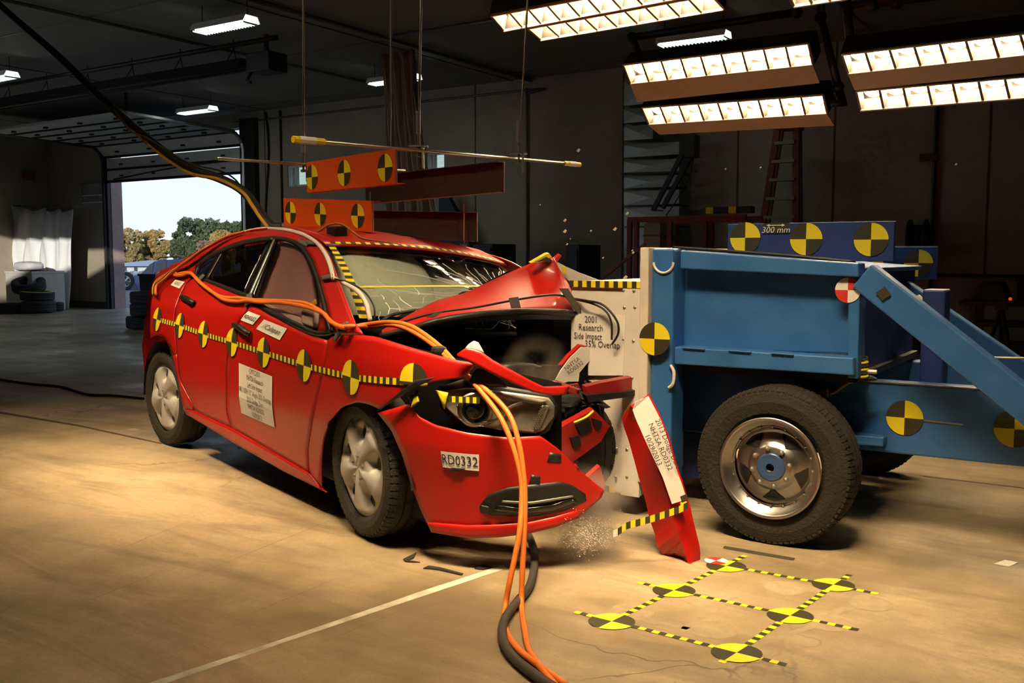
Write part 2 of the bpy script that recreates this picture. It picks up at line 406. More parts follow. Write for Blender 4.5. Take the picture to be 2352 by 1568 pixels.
# ---- sectional gate, half lowered
gz0 = (bv(262, 418, VB - .1)[2] + bv(567, 393, VB - .1)[2]) / 2
gzs = (bv(267, 365, VB - .1)[2] + bv(560, 330, VB - .1)[2]) / 2
gate = thing('overhead_gate', 'white sectional overhead gate rolled partly up above the daylight opening', 'garage door', 'B', ((gl + gr) / 2, VB - .1, gz0))
def section(a, b, th=.05):            # a, b: (v, z) edges
    d = vnorm((0, b[0] - a[0], b[1] - a[1])); nrm = (0, d[2], -d[1]); q = MB()
    c = [(gl - .05, a[0], a[1]), (gr + .05, a[0], a[1]), (gr + .05, b[0], b[1]), (gl - .05, b[0], b[1])]
    q.hexa(c, [vadd(p, nrm, th) for p in c]); o = obj('panel', q, DGM, gate)
    e = MB(); e.bar((gl - .05, a[0], a[1]), (gr + .05, a[0], a[1]), .06, .05); obj('panel_rib', e, DKM, gate)
    for k in range(4):
        u = gl + (gr - gl) * (k + .5) / 4; m_ = ((a[0] + b[0]) / 2, (a[1] + b[1]) / 2)
        obj('hinge', MB().box(u - .05, u + .05, m_[0] - .03, m_[0] + .03, m_[1] - .035, m_[1]), DKM, gate)
section((VB - .08, gz0), (VB - .08, (gz0 + gzs) / 2)); section((VB - .08, (gz0 + gzs) / 2), (VB - .08, gzs - .025))
section((VB - .08, gzs + .02), (VB - .30, gzs + .24))
zz = gzs + .27; vv = VB - .33; nsec = 5
for i in range(nsec):
    section((vv - i * .52, zz + i * .012), (vv - (i + 1) * .52 + .02, zz + (i + 1) * .012))
obj('bottom_seal', MB().box(gl, gr, VB - .12, VB - .05, gz0 - .03, gz0), DKM, gate)
c0 = bv(262, 412, VB - .14); c1 = bv(400, 385, VB - .14); c2 = bv(560, 365, VB - .14)
obj('lift_cable', MB().tube(smoothp([c0, c1, c2]), .018, 6), DKM, gate)
for u in (gl - .08, gr + .08):
    pts = [(u, VB - .12, 0.02), (u, VB - .12, gzs - .1)] + [(u, VB - .12 - .34 * (1 - cos(a)), gzs - .1 + .36 * sin(a)) for a in (R(25), R(50), R(75), R(90))] + [(u, vv - 2.75, zz + .08)]
    obj('track', MB().tube(pts, .045, 6), STEEL if u > gl else DKM, gate)
    obj('track_hanger', MB().box(u - .02, u + .02, vv - 2.6, vv - 2.56, zz + .05, CEIL), DKM, gate)
# ---- ceiling conduits and pipes
def conduit(name, pts, r, label, cat='pipe', m=PIPE, group=None, n=8):
    return obj(name, MB().tube(pts, r, n), m, None, 'B', label, cat, group, smooth=True)
def cz(px, py, z): return bz(px, py, z)
a, b = cz(600, 7, CEIL - .05), cz(1210, 185, CEIL - .05)
o = conduit('ceiling_conduit', [(a[0], -2, CEIL - .04), (a[0], VB, CEIL - .04)], .032, 'grey conduit crossing the ceiling from the board rods to the back wall')
a = cz(250, 56, CEIL - .05); conduit('ceiling_conduit', [(a[0], -2, CEIL - .04), (a[0], VB - .5, CEIL - .04)], .025, 'thin dark conduit on the ceiling running past the heater box')
a = cz(905, 86, CEIL - .05); conduit('ceiling_conduit', [(a[0], a[1], CEIL - .04), (a[0] + 4, a[1], CEIL - .04)], .03, 'short ceiling conduit branching off beside the hanging drape')
a = bv(1209, 195, VB - .05)
conduit('wall_conduit', smoothp([(a[0] - 7.5, VB - .04, CEIL - .2), (a[0] - .2, VB - .04, CEIL - .2), (a[0] - .02, VB - .04, CEIL - .27), (a[0], VB - .04, CEIL - .5), (a[0], VB - .04, .3)], 4), .02, 'thin conduit along the top of the back wall turning down beside the drape')
a = bv(2146, 400, VB - .05)
cd = thing('wall_conduit', 'dark vertical conduit with a junction box on the back wall right of the ladder', 'pipe', 'B', (a[0], VB - .05, 0))
obj('tube', MB().tube([(a[0], VB - .05, .1), (a[0], VB - .05, CEIL)], .028, 8), DKM, cd)
z = bv(2146, 361, VB - .05)[2]; obj('junction_box', MB().box(a[0] - .19, a[0] + .04, VB - .09, VB - .02, z - .05, z + .05), RUST, cd)
for px, lab in ((645, 'black vertical cable on the wall between the gate and the window'), (612, 'black looping cable hanging on the wall right of the gate')):
    a = bv(px, 400, VB - .04); wob = .0 if px == 645 else .07
    conduit('wall_cable', [(a[0] + wob * sin(i * .9), VB - .03, CEIL - .05 - i * .41) for i in range(11)], .02, lab, 'cable', DKM)
# ---- radiant tube heater
HV = 9.5
ha = bv(0, 250, HV); hb = bv(600, 148, HV)
ht = thing('tube_heater', 'long dark radiant tube heater with burner box hung below the ceiling', 'heater', 'B', (hb[0], HV, 3.5))
hz = hb[2]
obj('tube', MB().tube([(ha[0] - 1.5, HV, hz), (hb[0] - .1, HV, hz)], .05, 10), DKM, ht, smooth=True)
q = MB(); prof = [(-.16, -.06), (-.09, .07), (.09, .07), (.16, -.06)]
q.loft([[(u, HV + x, hz + .03 + y) for x, y in prof] for u in (ha[0] - 1.5, hb[0] - .3)]); obj('reflector', q, DKM, ht, solid=.008)
b0 = bv(590, 172, HV); b1 = bv(642, 120, HV)
obj('burner_box', MB().box(b0[0], b1[0], HV - .2, HV + .15, b0[2], b1[2]), DKM, ht, bevel=.015)
obj('exhaust_pipe', MB().tube([(b0[0] + .2, HV, b1[2]), (b0[0] + .2, HV, CEIL)], .035, 8), DKM, ht)
obj('gas_valve', MB().tube([(b0[0] + .05, HV - .15, b0[2]), (b0[0] + .02, HV - .2, b0[2] - .12), (b0[0] + .1, HV - .2, b0[2] - .14)], .025, 6), DKM, ht)
for k in range(6):
    u = hb[0] - .5 - k * 1.15
    obj('hanger_chain', MB().tube([(u - .12, HV - .1, hz + .06), (u, HV - .05, hz + .26), (u + .12, HV - .1, hz + .06)], .008, 5).tube([(u, HV - .05, hz + .26), (u, HV - .05, CEIL)], .008, 5), DKM, ht)
a = bv(0, 226, 9.0); b = bv(635, 86, 9.0)
conduit('gas_pipe', [(a[0] - 2, 9.0, b[2]), (b[0], 9.0, b[2])], .035, 'dark gas pipe running parallel beside the tube heater', m=DKM)
# ---- fluorescent fixtures
FLU = mat('fluorescent_tube', (.9, .95, .95), .4, emit=(.82, 1.0, .92), estr=8)
flu = thing('fluorescent_fixture', 'x', 'lamp', 'B', (0, 0, 4.0), 'fluorescent fixtures on the ceiling')
fm = MB()
pf = [(-.13, -.045), (-.09, .03), (.09, .03), (.13, -.045)]
fm.loft([[(u, x, 4.06 + y) for x, y in pf] for u in (-.47, .47)])
obj('housing', fm, WHT, flu, solid=.01)
for s in (-1, 1): obj('tube', MB().tube([(-.45, s * .06, 4.035), (.45, s * .06, 4.035)], .02, 8), FLU, flu)
gm = MB()
for i in range(19): gm.bar((-.45 + i * .05, -.11, 4.005), (-.45 + i * .05, .11, 4.005), .005, .02)
obj('louvre', gm, DGM, flu)
for s in (-.4, .4): obj('hanger_wire', MB().tube([(s, 0, 4.09), (s, 0, CEIL)], .006, 5), DKM, flu)
def copyt(root, loc, rz, label):
    r = root.copy(); COL.objects.link(r); r.location = loc; r.rotation_euler = (0, 0, rz); r['label'] = label
    for ch in list(root.children):
        c = ch.copy(); COL.objects.link(c); c.parent = r
        for g in ch.children:
            d = g.copy(); COL.objects.link(d); d.parent = c
    return r
fls = [((516, 60), 'large lit fluorescent fixture above the heater box, top left of the ceiling'),
       ((452, 255), 'lit fluorescent fixture just above the overhead gate'),
       ((-10, 180), 'fluorescent fixture cut off by the left edge of the picture'),
       ((905, 185), 'small distant fluorescent fixture half hidden behind the hanging drape'),
       ((1592, 92), 'lit fluorescent fixture seen above the slanted nine-lamp floodlight')]
for i, (p, lab) in enumerate(fls):
    q = bz(p[0], p[1], 4.03)
    l = tow('B', (q[0], q[1], 4.0))
    if i == 0: flu.location = l; flu['label'] = lab
    else: copyt(flu, l, AB, lab)
# ---- nine-lamp floodlight banks
CREAM = mat('cream_reflector', (.85, .72, .50), .35, .2, 0, .05)
DIVM = mat('lamp_divider', (.16, .12, .085), .6)
TAN = mat('tan_flap', (.58, .47, .34), .6, 0, 0, .1)
HOUS = mat('black_lamp_housing', (.012, .011, .010), .5, .2, 0, .3)
LENS = mat('lamp_lens', (1, .95, .85), .3, emit=(1, .80, .52), estr=24)
WARM = (1.0, .71, .39)
LENS.cycles.emission_sampling = 'NONE'
def lerp3(a, b, t): return tuple(x + (y - x) * t for x, y in zip(a, b))
def flood(name_label, rows, power, spread=110, group='nine-lamp floodlight banks'):
    r0 = rows[0]
    fl = thing('floodlight_bank', name_label, 'floodlight', 'B', r0[0], group)
    for TL, TR, BL, BR, flap in rows:
        e = vnorm(vsub(TR, TL)); dn = vnorm(vsub(BL, TL)); nrm = vnorm(vcross(e, dn))
        if nrm[2] > 0: nrm = tuple(-c for c in nrm)
        dep = .20
        bk = [vadd(p, nrm, -dep) for p in (TL, TR, BR, BL)]
        # housing: open-fronted case
        h = MB(); c = [TL, TR, BR, BL]; o1 = [vadd(p, nrm, -dep - .01) for p in c]
        cen = lerp3(TL, BR, .5); out = [lerp3(cen, p, 1.015) for p in c]; ob = [vadd(lerp3(cen, p, 1.015), nrm, -dep - .03) for p in c]
        for i in range(4):
            j = (i + 1) % 4; h.add([out[i], out[j], ob[j], ob[i]], [(0, 1, 2, 3)])
        obj('reflector_back', MB().add([vadd(p, nrm, -dep) for p in c], [(0, 1, 2, 3)]), CREAM, fl)
        h.add(ob, [(0, 1, 2, 3)]); hs = obj('housing', h, HOUS, fl, solid=.006)
        # lip frame and dividers
        n = 9
        for i in range(n + 1):
            t = i / n; a, b = lerp3(TL, TR, t), lerp3(BL, BR, t)
            obj('divider', MB().hexa([vadd(a, e, -.009), vadd(a, e, .009), vadd(b, e, .009), vadd(b, e, -.009)],
                                     [vadd(vadd(a, e, -.009), nrm, -.12), vadd(vadd(a, e, .009), nrm, -.12), vadd(vadd(b, e, .009), nrm, -.12), vadd(vadd(b, e, -.009), nrm, -.12)]), DIVM, fl)
        obj('lip', MB().bar(TL, TR, .012, .02, nrm).bar(BL, BR, .012, .02, nrm), TAN, fl)
        for i in range(n):
            t = (i + .5) / n; cc = vadd(lerp3(lerp3(TL, BL, .48), lerp3(TR, BR, .48), t), nrm, -.135)
            rr = min(math.dist(TL, TR) / n, math.dist(TL, BL)) * .43
            obj('lamp', MB().lathe([(0.0, .022), (rr * .5, .018), (rr * .85, .008), (rr, 0)], cc, nrm, 20), LENS, fl)
        if flap:
            f = MB(); f.add([BL, BR, flap[1], flap[0]], [(0, 1, 2, 3)]); obj('flap', f, TAN, fl, solid=.008)
        ld = bpy.data.lights.new('flood', 'AREA'); ld.shape = 'RECTANGLE'; ld.size = math.dist(TL, TR); ld.size_y = math.dist(TL, BL) * .92
        ld.energy = power; ld.color = WARM; ld.spread = R(spread)
        lo = bpy.data.objects.new('flood_light', ld); COL.objects.link(lo)
        c3 = vadd(lerp3(lerp3(TL, BR, .5), lerp3(TR, BL, .5), .5), nrm, -.15)
        z = Vector(nrm) * -1; x = Vector(e); y = z.cross(x)
        mw = Matrix((x, y, z)).transposed().to_4x4(); mw.translation = Vector(c3)
        lo.matrix_world = Matrix.Rotation(AB, 4, 'Z') @ mw
    return fl
def prow(TL, TR, BL, BR, v, dv, flap=None, dvf=.1):
    return (bv(*TL, v), bv(*TR, v), bv(*BL, v + dv), bv(*BR, v + dv), [bv(*p, v + dv + dvf) for p in flap] if flap else None)
flood('slanted floodlight bank of two lit rows in the middle, with tan flaps under each row', [
    prow((1431, 149), (1856, 100), (1448, 193), (1867, 149), 8.0, .12, [(1465, 234), (1883, 190)]),
    prow((1473, 247), (1890, 218), (1490, 286), (1900, 261), 8.25, .12, [(1515, 308), (1917, 287)])], FLOOD_B)
flood('floodlight bank at the top centre, seen from below with two rows of square cells', [
    prow((1127, 36), (1545, -42), (1157, 71), (1578, -8), 6.0, .20), prow((1211, 65), (1632, -12), (1242, 92), (1663, 21), 6.45, .20)], FLOOD_A)
flood('floodlight bank at the right edge of the picture with two lit rows', [
    prow((1933, 125), (2475, 62), (1948, 170), (2490, 112), 7.3, .12, [(1964, 206), (2506, 150)]),
    prow((1966, 209), (2500, 163), (1976, 254), (2512, 212), 7.55, .12)], FLOOD_C)
flood('floodlight bank mostly above the frame, its lower edge just showing at the top right', [
    prow((1805, -26), (2212, -92), (1823, 15), (2232, -48), 5.6, .16)], FLOOD_D)
def arow(c, aim, L_=2.0, hgt=.22):
    c, aim = w2b(c), w2b(aim); n_ = vnorm(vsub(aim, c)); e = vnorm(vcross(n_, (0, 0, 1))); q = vcross(e, n_)
    f = lambda a, b: vadd(vadd(c, e, a), q, b)
    return (f(-L_ / 2, hgt / 2), f(L_ / 2, hgt / 2), f(-L_ / 2, -hgt / 2), f(L_ / 2, -hgt / 2), None)
for (c_, aim, pw, spd, lab) in EXTRA_FLOODS:
    flood(lab, [arow(c_, aim), arow(vadd(c_, (0, 0, -.3)), aim)], pw, spd)
# pipe frames the banks hang from
def pipes(label, segs, r=.035):
    t = thing('lamp_hanger_frame', label, 'pipe frame', 'B', segs[0][0])
    for s in segs:
        obj('pipe', MB().tube(s, r, 8), HOUS, t, smooth=True)
        obj('elbow', MB().blob(s[0], (r * 1.5,) * 3, 10, 6), HOUS, t, smooth=True)
    return t
V_ = 8.4
pipes('black pipe frame carrying the middle floodlight bank', [
    [bv(1452, 86, V_), bv(1830, 28, V_)], [bv(1452, 86, V_), bv(1466, 122, V_ - .2)], [bv(1885, 40, V_), bv(1925, 200, V_)], [bv(1925, 200, V_), bv(1937, 238, V_), bv(1912, 236, V_ - .1)],
    [bv(1830, 28, V_), (bv(1830, 28, V_)[0], V_, CEIL)], [bv(1885, 40, V_), (bv(1885, 40, V_)[0], V_, CEIL)]])
pipes('black pipe frame over the right floodlight bank', [
    [bv(1945, 15, 7.6), bv(2352, -35, 7.6)], [bv(1945, 15, 7.6), bv(1952, 88, 7.5)], [bv(2005, 10, 7.6), (bv(2005, 10, 7.6)[0], 7.6, CEIL)], [bv(2060, 5, 7.6), (bv(2060, 5, 7.6)[0], 7.6, CEIL)]])
# ================================================================== the crashed car (frame C: x forward, y to its left, z up)
car = thing('crashed_car', 'red four-door saloon with crushed front end, covered in yellow and black targets', 'car', 'C', (0, 0, 0))
def ip(x, tab):
    if x <= tab[0][0]: return tab[0][1]
    for (a, p), (b, q) in zip(tab, tab[1:]):
        if x <= b: return p + (q - p) * (x - a) / (b - a)
    return tab[-1][1]
WZ = [(.1, .82), (.3, .85), (.5, .885), (.7, .89), (.82, .885), (.95, .86), (1.32, .615), (1.38, .55), (1.42, .46), (1.45, .3), (1.47, 0)]
def taper(x):
    if x > 1.5: q = (x - 1.5) / .82
    elif x < -1.45: q = (-1.45 - x) / .85
    else: return 1.0
    return max(0.0, 1 - q ** 2.5) ** .4 if q < 1 else 0.0
def W(x, z): return ip(z, WZ) * taper(x)
def cs(px, py, off=0.0):              # point of the visible (right) body side behind this pixel
    o, d = rayc(px, py); best = None; prev = None
    t0, t1, n = 2.6, 9.5, 170
    for i in range(n + 1):
        t = t0 + (t1 - t0) * i / n
        p = (o[0] + d[0] * t, o[1] + d[1] * t, o[2] + d[2] * t); g = -(p[1]) - (W(p[0], p[2]) + off)
        if best is None or abs(g) < best[0]: best = (abs(g), p)
        if prev is not None and prev > 0 and g <= 0:
            lo, hi = t - (t1 - t0) / n, t
            for _ in range(14):
                m_ = (lo + hi) / 2; p = (o[0] + d[0] * m_, o[1] + d[1] * m_, o[2] + d[2] * m_)
                if -(p[1]) - (W(p[0], p[2]) + off) > 0: lo = m_
                else: hi = m_
            return p
        prev = g
    return best[1]
def sp_(x, z, off=.003): return (x, -(W(x, z) + off), z)
ROLL = .07
def mir(p): return (p[0], -p[1], p[2] - ROLL * 2 * abs(p[1]))
def patch(name, B, T, m, L=None, Rr=None, nu=20, nv=12, off=0.0, mirror=False, par=None, solid=.008, mb=None):
    g = [[cs(q[0], q[1], off) for q in row] for row in coons(B, T, L, Rr, nu, nv)]
    b = mb or MB(); b.loft(g)
    if name is None: return b
    o = obj(name, b, m, par or car, smooth=True, solid=solid)
    if mirror:
        b2 = MB(); b2.v = [mir(p) for p in b.v]; b2.f = [f[::-1] for f in b.f]; b2.m = b.m[:]
        obj(name, b2, m, par or car, smooth=True, solid=solid)
    return o
def pxtube(name, pts, r, m, off=.01, par=None, n=6, sm=5):
    return obj(name, MB().tube(smoothp([cs(x, y, off) for x, y in pts], sm), r, n), m, par or car, smooth=True)
# ---- side panels
quarter = MB()
patch(None, [(345, 776), (353, 771), (365, 770), (377, 775), (388, 795), (396, 820)], [(357, 630), (385, 622), (420, 612), (445, 634)], None,
      [(345, 776), (344, 757), (345, 716), (348, 689), (356, 659), (357, 630)], [(396, 820), (405, 813), (398, 738), (402, 705), (424, 652), (445, 634)], 18, 18, mb=quarter)
patch(None, [(396, 820), (409, 872), (421, 941)], [(405, 813), (411, 872), (438, 923), (444, 941)], None, nu=12, nv=3, mb=quarter)
qp = obj('rear_quarter_panel', quarter, RED, car, smooth=True, solid=.008)
b2 = MB(); b2.v = [mir(p) for p in quarter.v]; b2.f = [f[::-1] for f in quarter.f]; b2.m = quarter.m[:]
obj('rear_quarter_panel', b2, RED, car, smooth=True, solid=.008)
rdoor = patch('rear_door', [(446, 940), (465, 953), (488, 962), (530, 981)], [(447, 636), (475, 648), (558, 682), (575, 697)], RED,
              [(446, 940), (440, 922), (413, 872), (407, 813), (400, 738), (404, 705), (426, 653), (447, 636)],
              [(530, 981), (520, 945), (519, 851), (523, 805), (541, 753), (575, 697)], 20, 24, mirror=True)
fdoor = patch('front_door', [(532, 982), (610, 1028), (709, 1086)], [(578, 697), (618, 722), (707, 767), (719, 772), (751, 781)], RED,
              [(532, 982), (522, 945), (521, 851), (525, 805), (543, 753), (578, 697)],
              [(709, 1086), (706, 1033), (720, 945), (744, 840), (751, 781)], 24, 24, mirror=True)
fender = patch('front_fender', [(738, 1124), (737, 1068), (742, 1009), (756, 967), (784, 935), (819, 923), (847, 928), (870, 939)],
               [(753, 781), (768, 769), (833, 769), (860, 772), (938, 796), (1006, 816), (1054, 828), (1098, 833)], RED,
               [(738, 1124), (711, 1088), (708, 1033), (722, 945), (746, 840), (753, 781)],
               [(870, 939), (965, 884), (1006, 874), (1067, 867), (1098, 833)], 30, 20)
patch('sill', [(428, 952), (437, 957), (468, 975), (528, 1012), (651, 1082), (750, 1131)], [(422, 941), (444, 942), (465, 954), (531, 983), (709, 1087), (737, 1122)], RED, nu=30, nv=4, off=.004, mirror=True)
patch('roof_rail', [(357, 631), (400, 622), (446, 634), (449, 612), (470, 592), (500, 575), (530, 562), (560, 553), (600, 546), (632, 543), (655, 545), (680, 553), (700, 567), (718, 595), (735, 640), (748, 690), (758, 740), (767, 768)],
      [(357, 626), (380, 617), (420, 596), (460, 572), (500, 552), (540, 538), (580, 529), (620, 525), (660, 527), (690, 533), (715, 541), (738, 556), (757, 590), (775, 640), (795, 690), (815, 742), (833, 768)], RED, nu=60, nv=5, mirror=True)
# dark inner shell seen through the panel gaps
patch('inner_shell', [(436, 945), (560, 1010), (730, 1100)], [(440, 650), (560, 695), (765, 790)], DARK, nu=20, nv=12, off=-.05, mirror=True)
# window trim (black) and glass
patch('window_trim', [(446, 635), (475, 647), (558, 681), (576, 696), (618, 721), (707, 766), (725, 771), (752, 771), (768, 762)],
      [(448, 628), (477, 640), (562, 672), (583, 686), (625, 710), (710, 755), (728, 760), (748, 760), (762, 748)], BLK, nu=40, nv=2, off=.006, mirror=True)
patch('window_frame', [(448, 632), (450, 612), (471, 592), (501, 575), (531, 562), (561, 553), (600, 547), (632, 544)],
      [(452, 634), (456, 616), (476, 599), (505, 583), (534, 571), (563, 562), (600, 556), (628, 552)], BLK, nu=30, nv=2, off=.003, mirror=True)
patch('window_frame', [(632, 544), (655, 546), (680, 554), (700, 568), (718, 596), (735, 641), (748, 691), (758, 741), (765, 764)],
      [(632, 551), (653, 553), (675, 560), (692, 573), (709, 600), (726, 644), (739, 693), (750, 741), (752, 764)], BLK, nu=30, nv=2, off=.003, mirror=True)
patch('rear_quarter_glass', [(448, 630), (470, 639)], [(456, 614), (505, 580)], TGL, nu=8, nv=8, off=-.004, mirror=True, solid=.004)
patch('divider_strip', [(470, 640), (475, 642)], [(505, 580), (512, 577)], BLK, nu=2, nv=8, off=.004, mirror=True)
patch('rear_door_glass', [(475, 642), (558, 674)], [(512, 578), (560, 562), (618, 551)], TGL, nu=14, nv=10, off=-.006, mirror=True, solid=.004)
patch('pillar_trim', [(556, 676), (580, 688)], [(618, 549), (636, 548)], BLKG, nu=4, nv=10, off=.002, mirror=True)
patch('pillar_chrome_edge', [(568, 682), (571, 684)], [(628, 548), (632, 548)], STEEL, nu=2, nv=10, off=.007)
patch('front_door_glass', [(580, 688), (625, 711), (710, 756), (745, 760)], [(636, 549), (655, 550), (676, 559), (694, 573)], MGL, None, [(745, 760), (730, 660), (712, 604), (694, 573)], nu=14, nv=14, off=-.006, mirror=False, solid=.004)
# ---- roof, screens, boot (lofts across the car)
TL_, TR_, BL_, BR_ = (.607, -.60, 1.312), (.575, .60, 1.205), (1.15, -.715, .942), (1.10, .70, .845)
def across(a, b, bow, crown, n=16):
    out = []
    for i in range(n + 1):
        t = i / n; p = lerp3(a, b, t); k = 4 * t * (1 - t)
        out.append((p[0] + bow * k, p[1], p[2] + crown * k))
    return out
rail = [cs(x, y) for x, y in ((500, 553), (540, 539), (580, 530), (620, 526), (660, 528), (690, 534), (715, 542))]
rows = [across(p, mir(p), .02, .035) for p in rail] + [across((.56, -.60, 1.335), (.53, .60, 1.226), .07, .035), across(TL_, TR_, .10, .028)]
rows_roof = rows
obj('roof', MB().loft(rows), RED, car, smooth=True, solid=.01)
q = MB(); q.loft([[(p[0], p[1] * .97, p[2] - .03) for p in r_] for r_ in rows]); obj('headliner', q, DARK, car, smooth=True)
def ws(t, s, off=0.0):                # t across, s from the top down
    a, b = lerp3(TL_, BL_, s), lerp3(TR_, BR_, s); p = lerp3(a, b, t); k = 4 * t * (1 - t); bulge = .03 * 4 * s * (1 - s)
    return (p[0] + (.10 + .10 * s) * k + bulge * .6 + off * .55, p[1], p[2] + .028 * k * (1 - s) + bulge * .8 + off * .84)
obj('windscreen', MB().loft([[ws(i / 20, j / 12) for i in range(21)] for j in range(13)]), WGL, car, smooth=True)
# cracks in the laminated screen: thin raised splinter lines
CRK = mat('glass_crack', (.92, .97, .92), .3, 0, 0, .05)
ck = MB(); rnd = random.Random(3)
def crack(t, s, a, ln, w_=.0021):
    pts = []
    for k in range(8):
        pts.append(ws(min(.99, max(.01, t)), min(.99, max(.01, s)), .003)); t += cos(a) * ln / 8; s += sin(a) * ln / 8; a += rnd.uniform(-.25, .25)
    ck.tube(pts, w_, 3)
for k in range(60): crack(.62 + rnd.uniform(-.05, .05), .62 + rnd.uniform(-.08, .08), rnd.uniform(0, 2 * pi), rnd.uniform(.2, .62))
for k in range(40): crack(rnd.uniform(.05, .7), rnd.uniform(.6, .95), rnd.uniform(0, 2 * pi), rnd.uniform(.05, .16))
tag(obj('screen_cracks', ck, CRK, car), kind='stuff')
for nm, f, ln, lg in (('screen_tape', lambda a, y: ws(.02 + a / 1.22, -.045 + y * 1.4, .012), 1.18, 44), ('screen_tape', lambda a, y: ws(.015 + y * .95, a / .66 * .98, .012), .64, 24)):
    obj(nm, tape(f, ln, .028, ln / lg, start=1), [YEL, TBK], car)
obj('yellow_tape_strip', MB().loft([[ws(.03 + .9 * i / 16, .60 - .15 * i / 16 + j * .018, .010) for i in range(17)] for j in (0, 1)]), YEL, car)
rg = [across((-.95, -.56, 1.35), mir((-.95, -.56, 1.35)), -.03, .04), across((-1.62, -.66, 1.13), mir((-1.62, -.66, 1.13)), -.16, .02)]
obj('rear_window', MB().loft(rg), TGL, car, smooth=True)
p = rail[0]; obj('roof_rear', MB().loft([across(p, mir(p), .02, .035), rg[0]]), RED, car, smooth=True)
bt = [rg[1], across((-1.95, -.66, 1.12), mir((-1.95, -.66, 1.12)), -.2, .01), across((-2.08, -.66, 1.04), mir((-2.08, -.66, 1.04)), -.2, 0), across((-2.05, -.74, .62), mir((-2.05, -.74, .62)), -.22, 0), across((-2.0, -.74, .32), mir((-2.0, -.74, .32)), -.22, 0)]
obj('boot_lid', MB().loft(bt[:3]), RED, car, smooth=True); obj('rear_bumper', MB().loft(bt[2:]), RED, car, smooth=True)
# ---- floor pan and wheel housings
obj('underbody', MB().hexa([(-1.95, -.72, .24), (1.75, -.74, .14), (1.45, .68, .10), (-1.95, .72, .16)], [(-1.95, -.72, .34), (1.75, -.74, .24), (1.45, .68, .2), (-1.95, .72, .26)]), DARK, car)
for x0 in (-1.33, 1.40):
    for s in (-1, 1):
        if x0 > 0 and s > 0: continue
        a_ = MB(); n = 18
        rings = [[(x0 + cos(pi * i / n) * .39, s * y, .30 + sin(pi * i / n) * .40 - (0 if s < 0 else .1)) for i in range(n + 1)] for y in (.45, .84)]
        a_.loft(rings); a_.add(rings[0] + [(x0, s * .45, .1)], [tuple(range(n + 2))]); obj('wheel_arch_liner', a_, DARK, car)
# ---- wheels
def tyre_prof(r, w_, rim):
    return [(rim, -w_ * .40), (rim + .02, -w_ * .47), ((r + rim) / 2 + .005, -w_ * .5), (r - .022, -w_ * .46), (r - .006, -w_ * .40), (r, -w_ * .28), (r, -w_ * .13), (r - .007, -w_ * .12), (r - .007, -w_ * .09), (r, -w_ * .08),
            (r, w_ * .08), (r - .007, w_ * .09), (r - .007, w_ * .12), (r, w_ * .13), (r, w_ * .28), (r - .006, w_ * .40), (r - .022, w_ * .46), ((r + rim) / 2 + .005, w_ * .5), (rim + .02, w_ * .47), (rim, w_ * .40)]
def tread(mb, c, ax, r, w_, n=60):
    ax = vnorm(ax); a = (0, 0, 1); x = vnorm(vcross(ax, a)); y = vcross(ax, x)
    for s in (-1, 1):
        for i in range(n):
            t = 2 * pi * i / n; dt = 2 * pi / n * .36
            def P(tt, rr, h): return vadd(vadd(vadd(c, ax, h), x, cos(tt) * rr), y, sin(tt) * rr)
            h0, h1 = s * w_ * .30, s * w_ * .45
            mb.hexa([P(t - dt, r - .012, h0), P(t + dt, r - .012, h0), P(t + dt, r - .022, h1), P(t - dt, r - .022, h1)], [P(t - dt, r + .003, h0), P(t + dt, r + .003, h0), P(t + dt, r - .009, h1), P(t - dt, r - .009, h1)])
def polar(mb, c, ax, rs_, fn, n=80, mf=None, rot=0):
    ax = vnorm(ax); a = (0, 0, 1); x = vnorm(vcross(ax, a)); y = vcross(ax, x); rings = []
    for r_ in rs_:
        rings.append([vadd(vadd(vadd(c, ax, fn(r_, 2 * pi * j / n)), x, cos(2 * pi * j / n + rot) * r_), y, sin(2 * pi * j / n + rot) * r_) for j in range(n)])
    k = len(mb.m); mb.loft(rings, True)
    if mf:
        for i in range(len(rs_) - 1):
            for j in range(n): mb.m[k + i * n + j] = mf((rs_[i] + rs_[i + 1]) / 2, 2 * pi * (j + .5) / n)
